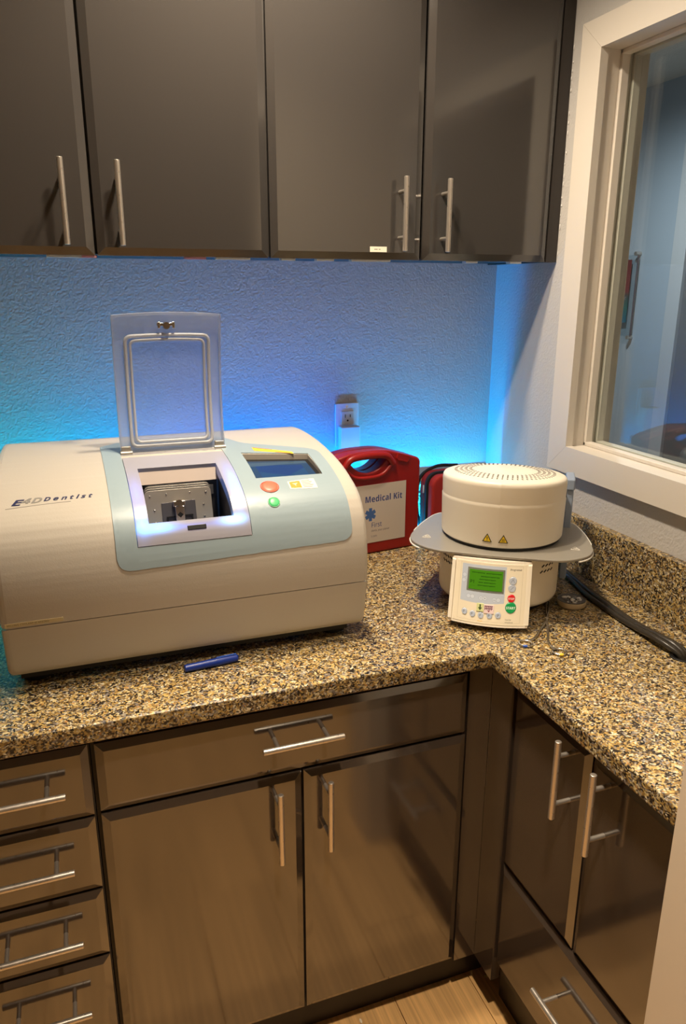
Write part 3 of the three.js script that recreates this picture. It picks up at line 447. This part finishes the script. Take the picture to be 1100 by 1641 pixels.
// ------------------------------------------------------------------ wall outlet and plugged-in adapter
{
  const o = thing('wall_outlet', 'white double wall outlet on the blue-lit wall', 'outlet', [-0.426, 1.148, 0]);
  const plate = roundRect(-0.0325, 0.0325, -0.0575, 0.0575, 0.004); mesh('cover_plate', extrude(plate, 0.0058, 0.0018, 2), M.outlet, o);
  mesh('screw', cyl(0.003, 0.003, 0.001, 14).rotateX(Math.PI / 2).translate(-0.001, 0.048, 0.0060), M.nickel, o);
  for (const y of [0.0195, -0.0215]) { const s = mesh('socket', extrude(roundRect(-0.0178, 0.0178, -0.0165, 0.0165, 0.003), 0.0022, 0.0005, 1).translate(0.001, y, 0.0056), M.white, o); mesh('slot', [box(-0.0075, -0.0055, 0, 0.0085, 0, 0.0003), box(0.0060, 0.0080, 0.001, 0.008, 0, 0.0003), cyl(0.0026, 0.0026, 0.0003, 12).rotateX(Math.PI / 2).translate(0, -0.0075, 0.00015)].map((g) => g.translate(0.001, y, 0.0078)), M.black, s); }
  const p = thing('power_adapter', 'white block adapter plugged into the lower half of the wall outlet', 'adapter', [-0.4255, 1.108, 0.0082]);
  mesh('housing', rbox(-0.0265, 0.0265, -0.036, 0.040, 0, 0.024, 0.003, 3), M.outlet, p);
  mesh('cable', tube([[0.004, -0.034, 0.012], [0.004, -0.07, 0.014], [0.01, -0.13, 0.03], [0.03, -0.2, 0.040], [0.06, -0.249, 0.045]], 0.0016, 30, 8), M.white, p);
}
// ------------------------------------------------------------------ red medical kit
{
  const o = thing('medical_kit_case', 'hard red carrying case with handle standing against the wall, printed Medical Kit', 'first aid kit', [-0.4365, H, 0.1845], 0.146);
  const w = 0.152, s = new THREE.Shape(); s.moveTo(-w + 0.008, 0.001); s.lineTo(w - 0.008, 0.001); s.quadraticCurveTo(w, 0.001, w, 0.010); s.lineTo(w, 0.222); s.quadraticCurveTo(w, 0.232, w - 0.012, 0.2365); s.lineTo(0.078, 0.2555); s.quadraticCurveTo(0.052, 0.2635, 0.018, 0.2640); s.lineTo(-0.018, 0.2640); s.quadraticCurveTo(-0.052, 0.2635, -0.078, 0.2555); s.lineTo(-w + 0.012, 0.2365); s.quadraticCurveTo(-w, 0.232, -w, 0.222); s.lineTo(-w, 0.010); s.quadraticCurveTo(-w, 0.001, -w + 0.008, 0.001);
  const hole = new THREE.Path(); hole.moveTo(-0.050, 0.2385); hole.quadraticCurveTo(-0.048, 0.2425, -0.03, 0.2430); hole.lineTo(0.03, 0.2430); hole.quadraticCurveTo(0.048, 0.2425, 0.050, 0.2385); hole.quadraticCurveTo(0.03, 0.2120, 0, 0.2100); hole.quadraticCurveTo(-0.03, 0.2120, -0.050, 0.2385); s.holes.push(hole);
  mesh('front_shell', extrude(s, 0.034, 0.005, 3, 10).translate(0, 0, -0.034), M.red, o); mesh('rear_shell', extrude(s, 0.034, 0.005, 3, 10).translate(0, 0, -0.0685), M.red, o);
  mesh('handle_grip', tube([[-0.070, 0.2275, 0.001], [-0.052, 0.2480, 0.002], [-0.02, 0.2535, 0.002], [0.02, 0.2535, 0.002], [0.052, 0.2480, 0.002], [0.070, 0.2275, 0.001]], 0.0085, 40, 12), M.red, o);
  mesh('grip_trim', tube([[-0.066, 0.226, 0.0], [-0.04, 0.204, 0.001], [0, 0.1985, 0.001], [0.04, 0.204, 0.001], [0.066, 0.226, 0.0]], 0.005, 40, 10), M.red, o);
  for (const q of [-1, 1]) { const l = mesh('latch', rbox(-0.0195, 0.0195, -0.0085, 0.0085, -0.012, 0.0028, 0.0025), M.red, o); l.position.set(q * 0.0985, 0.2405, 0.0005); l.rotation.z = -q * 0.30; mesh('latch_lip', rbox(-0.015, 0.015, -0.0105, -0.0065, 0.0018, 0.0040, 0.001), M.red, l); }
  const map = canvasTex(1024, 640, (c, W, Hh) => {
    c.fillStyle = '#c3b6a8'; c.fillRect(0, 0, W, Hh); c.fillStyle = '#2d3d78';
    c.font = 'bold 94px sans-serif'; c.textAlign = 'right'; c.fillText('Medical Kit', 975, 190, 520);
    c.save(); c.translate(545, 325); c.fillStyle = '#3f6199'; for (let i = 0; i < 3; i++) { c.rotate(Math.PI / 3); c.fillRect(-21, -72, 42, 144); } c.restore();
    c.textAlign = 'left'; c.font = '74px sans-serif'; c.fillStyle = '#33437c'; c.fillText('First', 556, 470, 150); c.font = 'italic 30px sans-serif'; c.fillStyle = '#3c3a4c'; c.fillText('tients, your planet', 556, 518, 320); c.font = '32px sans-serif'; c.fillStyle = '#6a6878'; c.fillText('t.com', 556, 580, 125);
  });
  const g = boxUV(box(-0.110, 0.110, 0.030, 0.180, 0, 0.0008)), uv = g.attributes.uv; for (let i = 0; i < uv.count; i++) uv.setXY(i, (uv.getX(i) + 0.110) / 0.220, (uv.getY(i) - 0.030) / 0.150);
  mesh('front_label', g, std('#ffffff', 0.55, { map }), o).userData.label = 'pale grey label with dark blue print';
}
// ------------------------------------------------------------------ red zipped pouch
{
  const o = thing('zip_pouch', 'small red fabric pouch with black zip standing between red case and white furnace', 'pouch', [-0.187, H, 0.104], 0.12);
  const sh = (w, h, r) => roundRect(-w, w, 0.0, h, r);
  mesh('front_panel', extrude(sh(0.062, 0.178, 0.03), 0.024, 0.007, 3, 10).translate(0, 0, 0.017), M.redCloth, o);
  mesh('zip_band', extrude(sh(0.066, 0.1825, 0.033), 0.010, 0.002, 2, 10).translate(0, 0, 0.008), M.blackCloth, o);
  mesh('rear_panel', extrude(sh(0.066, 0.182, 0.033), 0.022, 0.005, 3, 10).translate(0, 0, -0.013), M.redCloth, o);
  mesh('strap', tube([[-0.060, 0.02, -0.016], [-0.074, 0.10, -0.015], [-0.066, 0.165, -0.013], [-0.02, 0.189, -0.012], [0.05, 0.186, -0.012]], 0.0045, 40, 8), M.blackCloth, o);
  mesh('zip_pull', [rbox(-0.0725, -0.0690, 0.128, 0.150, 0.010, 0.013, 0.001)], M.trimWhite ?? M.white, o);
}
// ------------------------------------------------------------------ round furnace with swing tray
{
  const o = thing('furnace', 'round cream dental furnace with grey tray and front keypad', 'furnace', [-0.265, H, 0.515], -0.607);
  const lathe = (pts, n = 72) => new THREE.LatheGeometry(pts.map(([r, y]) => V2(r, y)), n);
  mesh('foot_ring', cyl(0.105, 0.100, 0.020, 48, 0, 0.010, 0), M.rubber, o);
  mesh('base_drum', lathe([[0, 0.018], [0.116, 0.018], [0.1235, 0.021], [0.1255, 0.028], [0.1255, 0.128], [0.123, 0.134], [0, 0.134]]), M.furnace, o);
  const slots = (side) => { const l = []; for (let i = 0; i < 4; i++) for (let j = 0; j < 2; j++) { const a = side * (0.80 + 0.085 * i + j * 0.03), y = 0.094 + j * 0.012; l.push(rbox(-0.0042, 0.0042, -0.0017, 0.0017, -0.002, 0.0006, 0.0008).rotateZ(side * 0.5).translate(0, y, 0.1255).rotateY(a)); } return l; };
  for (const s of [-1, 1]) slots(s).forEach((g) => mesh('vent_slot', g, M.black, o));
  // keypad console
  const face = (a, b, d = 0) => V3(-0.006 + (a * 2 - 1) * lerp(0.0765, 0.0755, b), lerp(0.013, 0.134, b) - d * 0.33, lerp(0.186, 0.1445, b) + 0.013 * (1 - (a * 2 - 1) ** 2) * lerp(1, 0.8, b) + d * 0.94);
  mesh('console', slab((a, b) => face(a, b), (a, b) => { const p = face(a, b, 0); p.z = lerp(0.150, 0.112, b) - 0.0 * a; return p; }, 20, 6), M.furnace, o);
  mesh('console_foot', box(-0.066, 0.054, 0.0005, 0.014, 0.09, 0.165), M.black, o);
  for (const s of [0.012, 0.988]) mesh('console_rail', slab((u, v) => face(s + (u - 0.5) * 0.045, 0.06 + v * 0.90, 0.004), (u, v) => face(s + (u - 0.5) * 0.045, 0.06 + v * 0.90, -0.004), 3, 3), M.furnace, o);
  const W = 1024, Hh = 800;
  const keys = canvasTex(W, Hh, (c) => {
    const X = (a) => a * W, Y = (v) => v * Hh; c.fillStyle = '#e9dfc8'; c.fillRect(0, 0, W, Hh);
    c.fillStyle = '#bcc6d6'; c.beginPath(); c.moveTo(X(0.085), Y(0.045)); c.lineTo(X(0.72), Y(0.045)); c.lineTo(X(0.715), Y(0.645)); c.quadraticCurveTo(X(0.4), Y(0.70), X(0.09), Y(0.655)); c.fill();
    c.strokeStyle = '#c9bfa8'; c.lineWidth = 4; c.strokeRect(X(0.065), Y(0.03), X(0.885), Y(0.93));
    const pill = (a, v, ra, rv, fill) => { c.fillStyle = fill; c.beginPath(); c.ellipse(X(a), Y(v), X(ra), Y(rv), 0, 0, 7); c.fill(); c.strokeStyle = '#8d97a8'; c.lineWidth = 2.5; c.stroke(); };
    c.textAlign = 'center'; c.textBaseline = 'middle';
    for (const [a, v, t] of [[0.205, 0.575, '◂'], [0.262, 0.575, '▸'], [0.385, 0.585, '−'], [0.442, 0.585, '+'], [0.575, 0.595, '—'], [0.632, 0.595, '⋯'], [0.125, 0.235, '↑'], [0.120, 0.325, '↓']]) { pill(a, v, 0.029, 0.034, '#ccd5e3'); c.fillStyle = '#4a5568'; c.font = 'bold 40px sans-serif'; c.fillText(t, X(a), Y(v)); }
    ['P₁', 'P₂', 'P₃', 'P₄', 'P'].forEach((t, i) => { const a = [0.165, 0.283, 0.402, 0.525, 0.645][i], v = [0.835, 0.855, 0.862, 0.855, 0.84][i]; pill(a, v, 0.040, 0.050, '#b6c0d2'); c.fillStyle = '#3d4656'; c.font = '50px sans-serif'; c.fillText(t, X(a), Y(v)); });
    pill(0.818, 0.265, 0.053, 0.066, '#b4bccb'); pill(0.812, 0.385, 0.053, 0.062, '#b4bccb'); c.strokeStyle = '#5d6880'; c.lineWidth = 5; c.beginPath(); c.moveTo(X(0.795), Y(0.29)); c.lineTo(X(0.818), Y(0.235)); c.lineTo(X(0.842), Y(0.29)); c.moveTo(X(0.792), Y(0.41)); c.lineTo(X(0.832), Y(0.36)); c.stroke();
    pill(0.812, 0.552, 0.054, 0.064, '#d3161c'); c.fillStyle = '#f6e6e0'; c.font = 'bold 38px sans-serif'; c.fillText('STOP', X(0.812), Y(0.552));
    pill(0.812, 0.705, 0.076, 0.092, '#119a55'); c.fillStyle = '#e8f6ea'; c.font = 'bold 46px sans-serif'; c.fillText('START', X(0.812), Y(0.705));
    c.textAlign = 'left'; c.fillStyle = '#4d4a44'; c.font = 'bold 34px serif'; c.fillText('Programat', X(0.77), Y(0.085), 170); c.font = '30px sans-serif'; c.fillStyle = '#6d6a62'; c.fillText('ivoclar', X(0.745), Y(0.905)); c.fillText('vivadent', X(0.745), Y(0.95));
    c.fillStyle = '#d9b66a'; c.fillRect(X(0.36), Y(0.955), 70, 10);
  });
  const km = std('#ffffff', 0.42, { map: keys });
  mesh('keypad', slab((u, v) => face(0.055 + u * 0.89, 0.04 + v * 0.92, 0.0009), (u, v) => face(0.055 + u * 0.89, 0.04 + v * 0.92, -0.001), 20, 6), km, o);
  const F = (a, v, d) => face(0.055 + a * 0.89, 0.04 + (1 - v) * 0.92, d);
  const key = (a, v, ra, rv, label) => { const n = 24, pos = [], uv = [], P = (t, k, d) => F(a + ra * k * Math.cos(t), v + rv * k * Math.sin(t), d), put = (t, k, d) => { const p = P(t, k, d); pos.push(p.x, p.y, p.z); uv.push(a + ra * k * Math.cos(t), 1 - (v + rv * k * Math.sin(t))); }; for (let i = 0; i < n; i++) { const t0 = -i / n * 6.28319, t1 = -(i + 1) / n * 6.28319; put(0, 0, 0.0022); put(t0, 0.9, 0.0022); put(t1, 0.9, 0.0022); put(t0, 0.9, 0.0022); put(t0, 1, 0.0006); put(t1, 1, 0.0006); put(t0, 0.9, 0.0022); put(t1, 1, 0.0006); put(t1, 0.9, 0.0022); } const g = new THREE.BufferGeometry(); g.setAttribute('position', new THREE.Float32BufferAttribute(pos, 3)); g.setAttribute('uv', new THREE.Float32BufferAttribute(uv, 2)); g.computeVertexNormals(); const k = mesh('button', g, km, o); if (label) k.userData.label = label; };
  [[0.165, 0.835], [0.283, 0.855], [0.402, 0.862], [0.525, 0.855], [0.645, 0.84]].forEach(([a, v]) => key(a, v, 0.040, 0.050)); key(0.818, 0.265, 0.053, 0.066); key(0.812, 0.385, 0.053, 0.062); key(0.812, 0.552, 0.054, 0.064, 'round red stop button'); key(0.812, 0.705, 0.076, 0.092, 'large round green start button');
  const patch = (name, a0, a1, v0, v1, d, m, label) => { const k = mesh(name, slab((u, v) => F(lerp(a0, a1, u), lerp(v1, v0, v), d), (u, v) => F(lerp(a0, a1, u), lerp(v1, v0, v), d - 0.0009), 8, 4), m, o); if (label) k.userData.label = label; };
  patch('display_frame', 0.168, 0.700, 0.095, 0.475, 0.0018, std('#6f7568', 0.4));
  const lcd = canvasTex(512, 288, (c, w, h) => { c.fillStyle = '#579a16'; c.fillRect(0, 0, w, h); c.fillStyle = '#16400a'; c.font = 'bold 62px monospace'; c.fillText('P1', 18, 200); c.font = 'bold 30px monospace'; c.fillText('-···', 24, 250); for (const [x, y, l] of [[40, 34, 190], [260, 34, 220], [180, 84, 60], [250, 84, 200], [160, 128, 240], [150, 172, 70], [232, 172, 170], [140, 216, 260]]) { for (let i = 0; i < l; i += 18) c.fillRect(x + i, y, 12, 14 - (i * 7 % 5)); } });
  patch('display', 0.195, 0.675, 0.120, 0.445, 0.0024, phy('#0b1505', 0.2, { emissive: '#ffffff', emissiveMap: lcd, emissiveIntensity: 0.62 }), 'green lit display with dark text');
  const tagMap = (bg, draw) => std('#ffffff', 0.6, { map: canvasTex(128, 128, (c) => { c.fillStyle = bg; c.fillRect(0, 0, 128, 128); draw(c); }) });
  patch('tag_sticker', 0.335, 0.435, 0.665, 0.795, 0.0024, tagMap('#cfd39a', (c) => { c.fillStyle = '#2f4a1c'; c.fillRect(50, 14, 26, 56); c.beginPath(); c.moveTo(26, 64); c.lineTo(100, 64); c.lineTo(63, 114); c.fill(); }), 'pale green tag with a dark down arrow');
  patch('tag_sticker', 0.440, 0.580, 0.675, 0.815, 0.0024, tagMap('#e6cfd0', (c) => { c.strokeStyle = '#5a2440'; c.lineWidth = 9; for (const y of [26, 58]) for (let x = 14; x < 116; x += 21) { c.beginPath(); c.moveTo(x, y - 12); c.lineTo(x, y + 12); c.lineTo(x + 12, y - 10); c.stroke(); } c.fillStyle = '#7a2038'; c.beginPath(); c.moveTo(46, 84); c.lineTo(82, 84); c.lineTo(64, 110); c.fill(); }), 'pink tag with dark scrawled print and a triangle');
  // swing tray
  const half = [[0.02, 0.148], [0.072, 0.146], [0.118, 0.142], [0.150, 0.126], [0.174, 0.100], [0.1845, 0.068], [0.1835, 0.030], [0.178, -0.012], [0.168, -0.062], [0.150, -0.112], [0.110, -0.135], [0.03, -0.138]];
  const out = new THREE.CatmullRomCurve3([...half, ...half.slice().reverse().map(([x, z]) => [-x, z])].map(([x, z]) => V3(x + 0.002, 0, z)), true, 'centripetal').getPoints(120);
  const tr = new THREE.Shape(out.map((p) => V2(p.x, -p.z))), inner = new THREE.Path(); inner.absarc(0, 0, 0.116, 0, Math.PI * 2, true); tr.holes.push(inner);
  const tray = mesh('tray', extrude(tr, 0.005, 0.0014, 2, 48).rotateX(-Math.PI / 2).translate(0, 0.1365, 0), M.tray, o);
  for (const s of [-1, 1]) { // bright beads at the wing ends
    const bead = out.filter((p) => s * (p.x - 0.002) > 0.150 && p.z > -0.03).sort((a, b) => b.z - a.z).map((p) => V3(p.x, 0.1345, p.z + 0.001)); mesh('tray_bead', tube(bead, 0.0017, 50, 8), M.trayRim, tray);
    const bk = out.filter((p) => s * (p.x - 0.002) > 0.10 && p.z <= 0.03 && p.z > -0.12).sort((a, b) => b.z - a.z).map((p) => V3(p.x, 0.1405, p.z)); mesh('tray_bead', tube(bk, 0.0013, 50, 8), M.trayRim, tray);
    const e = []; const ic = (pts) => e.push(tube(pts.map(([x, z]) => [s * 0.150 + 0.002 + x, 0.1417, 0.062 + z]), 0.0006, 12, 5)); ic([[-0.009, 0.008], [0, -0.009], [0.009, 0.008]]); ic([[-0.009, 0.008], [0, 0.0085], [0.009, 0.008]]); for (const x of [-0.003, 0, 0.003]) ic([[x, 0.005], [x + 0.001, 0.002], [x - 0.001, 0], [x, -0.003]]);
    mesh('hot_surface_mark', e, M.trayRim, tray);
  }
  // heating hood, its top leaning slightly back
  const tilt = (g) => { const p = g.attributes.position; for (let i = 0; i < p.count; i++) p.setY(i, p.getY(i) + 0.075 * p.getZ(i) * clamp((p.getY(i) - 0.152) / 0.1, 0, 1)); g.computeVertexNormals(); return g; };
  mesh('seal_ring', cyl(0.121, 0.121, 0.008, 64, 0.001, 0.1445, -0.004), M.black, o);
  mesh('hood', tilt(lathe([[0.110, 0.1485], [0.1245, 0.1485], [0.1262, 0.151], [0.1280, 0.2240], [0.1281, 0.2280], [0.1268, 0.2305], [0.1272, 0.232], [0.1280, 0.2620], [0.1270, 0.2680], [0.1245, 0.2720], [0.119, 0.2745], [0.095, 0.2780], [0.060, 0.2800], [0.0595, 0.2794], [0.057, 0.2794], [0.0565, 0.2802], [0.03, 0.2811], [0, 0.2815]], 96).translate(0.001, 0, -0.004)), M.furnace, o);
  const vents = []; const yTop = (r) => r > 0.095 ? lerp(0.2780, 0.2745, (r - 0.095) / 0.024) : lerp(0.2800, 0.2780, (r - 0.06) / 0.035);
  for (const [r, n] of [[0.071, 46], [0.081, 52], [0.091, 58], [0.101, 64]]) for (let i = 0; i < n; i++) { const a = i / n * Math.PI * 2; vents.push(rbox(-0.0014, 0.0014, -0.0006, 0.0003, -0.0032, 0.0032, 0.0003, 1).rotateX(0.12).translate(0, yTop(r) + 0.0002, r).rotateY(a).translate(0.001, 0, -0.004)); }
  const vm = mesh('vent_slots', vents.map(tilt), std('#5e584c', 0.6), o); vm.userData.kind = 'stuff';
  const warn = canvasTex(96, 96, (c) => { c.fillStyle = '#1c1a16'; c.fillRect(0, 0, 96, 96); c.fillStyle = '#e8c520'; c.beginPath(); c.moveTo(48, 18); c.lineTo(84, 84); c.lineTo(12, 84); c.fill(); c.fillStyle = '#1c1a16'; c.fillRect(44, 38, 8, 26); c.fillRect(44, 69, 8, 8); });
  const warn2 = canvasTex(96, 96, (c) => { c.fillStyle = '#1c1a16'; c.fillRect(0, 0, 96, 96); c.fillStyle = '#e8c520'; c.beginPath(); c.moveTo(48, 18); c.lineTo(84, 84); c.lineTo(12, 84); c.fill(); c.fillStyle = '#1c1a16'; for (const x of [36, 46, 56]) { c.fillRect(x, 48, 5, 22); } c.fillRect(32, 73, 33, 4); });
  for (const [a, m] of [[-0.165, warn], [0.085, warn2]]) { const tri = new THREE.Shape([V2(-0.0096, 0), V2(0.0096, 0), V2(0, 0.0172)]), g = extrude(tri, 0.0005), uv = g.attributes.uv, p = g.attributes.position; for (let i = 0; i < uv.count; i++) uv.setXY(i, p.getX(i) / 0.0192 + 0.5, p.getY(i) / 0.0192 + 0.06); const k = mesh('warning_triangle', g, std('#ffffff', 0.5, { map: m }), o); k.position.set(0.001 + Math.sin(a) * 0.1268, 0.1605, -0.004 + Math.cos(a) * 0.1268); k.rotation.y = a; k.userData.label = a < 0 ? 'yellow warning triangle with exclamation mark' : 'yellow warning triangle with hot surface mark'; }
  mesh('hinge_post', [rbox(0.1315, 0.1465, 0.022, 0.226, -0.135, -0.075, 0.003), rbox(0.02, 0.14, 0.03, 0.12, -0.15, -0.10, 0.004)], M.furnaceBlue, o);
  mesh('post_cap', rbox(0.1295, 0.1482, 0.226, 0.252, -0.140, -0.070, 0.004), M.furnaceBlue, o);
  mesh('post_gap', box(0.1270, 0.1325, 0.198, 0.222, -0.12, -0.075), M.black, o);
}
// ------------------------------------------------------------------ dish, tongs, cables
{
  const o = thing('sample_dish', 'small round dish of white crumbs beside the furnace', 'dish', [-0.146, H, 0.620]);
  mesh('bowl', new THREE.LatheGeometry([V2(0, 0.0005), V2(0.027, 0.0005), V2(0.0295, 0.003), V2(0.0305, 0.013), V2(0.0290, 0.0138), V2(0.0280, 0.0115), V2(0, 0.0112)], 48), std('#b9a88a', 0.45), o);
  mesh('insert', new THREE.LatheGeometry([V2(0, 0.0114), V2(0.0282, 0.0114), V2(0.0292, 0.0148), V2(0.0284, 0.0152), V2(0.0270, 0.0128), V2(0, 0.0124)], 48), std('#5f5c5c', 0.4), o);
  const R = rng(12); for (let i = 0; i < 16; i++) { const a = R() * 6.3, r = Math.sqrt(R()) * 0.021, s = 0.0022 + R() * 0.0034; mesh('crumb', new THREE.DodecahedronGeometry(s, 0).scale(1.4, 0.6, 0.9).rotateY(R() * 6).translate(Math.cos(a) * r, 0.0128 + s * 0.4, Math.sin(a) * r), R() < 0.5 ? M.white : M.greyPlastic, o); }
  const t = thing('tongs', 'steel ring-handled tongs lying on the counter in front of the furnace', 'tongs', [-0.263, H + 0.0030, 0.700]);
  const P = (x, z, y = 0) => V3(x + 0.263, y, z - 0.700), ring = (cx, cz, col) => { const pts = []; for (let i = 0; i < 20; i++) { const a = i / 20 * Math.PI * 2; pts.push(P(cx + Math.cos(a) * 0.0122, cz + Math.sin(a) * 0.0122)); } return tube(pts, 0.0022, 48, 8, true); };
  const A = mesh('arm', [tube([P(-0.196, 0.600, 0.003), P(-0.222, 0.640, 0.002), P(-0.2440, 0.673, 0.002), P(-0.2800, 0.705), P(-0.3130, 0.7330), P(-0.3290, 0.7390)], 0.0024, 40, 8), ring(-0.3405, 0.7455)], M.chrome, t);
  const B = mesh('arm', [tube([P(-0.190, 0.604, 0.003), P(-0.217, 0.641, 0.003), P(-0.2440, 0.673, 0.0035), P(-0.2700, 0.715), P(-0.2950, 0.753), P(-0.3030, 0.775), P(-0.3020, 0.783)], 0.0024, 40, 8), ring(-0.3010, 0.7955)], M.chrome, t);
  mesh('pivot', cyl(0.0042, 0.0042, 0.008, 16).translate(-0.2440 + 0.263, 0.002, 0.673 - 0.700), M.chrome, t);
  const band = (cx, cz, a0, m) => tube([0, 0.3, 0.6].map((d) => P(cx + Math.cos(a0 + d) * 0.0122, cz + Math.sin(a0 + d) * 0.0122)), 0.0026, 12, 8);
  mesh('colour_band', band(-0.3405, 0.7455, 1.9), M.penLight, A).userData.label = 'blue band'; mesh('colour_band', band(-0.3010, 0.7955, 1.6), M.yellow, B).userData.label = 'yellow band';
  mesh('tip_bar', tube([P(-0.3010 + 0.012, 0.7955), P(-0.278, 0.7985), P(-0.266, 0.7990)], 0.0014, 12, 6), M.chrome, B);

  const path = [[-0.050, 0.470, 0.006], [-0.064, 0.530, 0.005], [-0.077, 0.590, 0.005], [-0.087, 0.660, 0.005], [-0.096, 0.730, 0.006], [-0.101, 0.790, 0.010], [-0.104, 0.832, 0.014], [-0.101, 0.862, 0.012], [-0.095, 0.879, 0.004], [-0.091, 0.885, -0.008]];
  const lines = [[0, 0.0062, 0], [-0.010, 0.0055, 0.001], [0.009, 0.0050, 0.0005]];
  const bundle = thing('cable_bundle', 'three thick black cables lying together from behind the furnace to the counter hole', 'cables');
  lines.forEach(([dx, r, dy], i) => { mesh('cable', tube(path.map(([x, z, y], k) => { const q = k > 7 ? 0.9 : k < 2 ? 0.7 : 1; return [x + dx * q + Math.sin(k * 1.3 + i * 2) * 0.0012, H + r + y - 0.005 + dy + (i === 0 ? 0.002 * Math.abs(Math.sin(k * 0.6)) : 0), z]; }), r, 90, 12), M.cord, bundle); });
  const gr = thing('cable_grommet', 'black oval cable grommet set into the granite counter', 'grommet', [-0.088, H, 0.884]);
  mesh('ring', new THREE.LatheGeometry([V2(0.0245, -0.02), V2(0.0295, -0.02), V2(0.0295, 0.0002), V2(0.0325, 0.0006), V2(0.0315, 0.0022), V2(0.0260, 0.0022), V2(0.0245, 0.0005), V2(0.0245, -0.02)], 48).scale(1, 1, 0.8), M.black, gr);
}
// ------------------------------------------------------------------ crumbs on the floor
{
  const c1 = mesh('floor_crumb', new THREE.DodecahedronGeometry(0.004, 0).scale(1, 0.5, 0.8).translate(-0.3237 - 0.02, 0.002, 0.700), std('#d8bd6a', 0.7)); tag(c1, 'tiny yellowish crumb on the wood floor in the cabinet corner', 'crumb');
  const c2 = mesh('floor_crumb', new THREE.DodecahedronGeometry(0.004, 0).scale(0.7, 0.5, 1.6).translate(-0.6493, 0.002, 0.705), std('#e8dcc4', 0.7)); tag(c2, 'tiny white chip on the wood floor near the toe kick', 'crumb');
}
// ------------------------------------------------------------------ acrylic sign in the next room
{
  const o = thing('acrylic_sign', 'clear acrylic wall sign with red and teal poster seen through the window', 'sign', [1.737, 1.45, -1.612], -Math.PI / 2);
  // local x = world z + 1.65 ; local z = -(x - 1.737)
  const post = canvasTex(256, 384, (c, w, h) => { const g = c.createLinearGradient(0, 0, 0, h); g.addColorStop(0, '#8f1f2b'); g.addColorStop(0.5, '#a8383a'); g.addColorStop(0.58, '#55605c'); g.addColorStop(0.75, '#2c7f74'); g.addColorStop(1, '#007c96'); c.fillStyle = g; c.fillRect(0, 0, w, h); c.strokeStyle = '#c9a9a0'; c.lineWidth = 6; c.beginPath(); c.moveTo(150, 215); c.lineTo(235, 240); c.moveTo(160, 255); c.lineTo(240, 225); c.stroke(); });
  const g = boxUV(box(-0.12, 0.102, -0.137, 0.181, 0.0205, 0.0225)), uv = g.attributes.uv; for (let i = 0; i < uv.count; i++) uv.setXY(i, (uv.getX(i) + 0.12) / 0.222, (uv.getY(i) + 0.137) / 0.318);
  mesh('poster', g, std('#ffffff', 0.5, { map: post }), o);
  mesh('acrylic_pane', rbox(-0.15, 0.150, -0.206, 0.204, 0.024, 0.028, 0.001, 1), M.acrylic, o);
  mesh('pane_edge', [box(0.150, 0.1535, -0.206, 0.204, 0.022, 0.030)], std('#3c3848', 0.4), o);
  for (const [x, y] of [[0.136, 0.21], [0.136, -0.21], [-0.136, 0.21], [-0.136, -0.21]]) mesh('standoff', cyl(0.010, 0.010, 0.034, 18).rotateX(Math.PI / 2).translate(x, y, 0.017), M.nickel, o);
}
renderer.render(scene, camera);
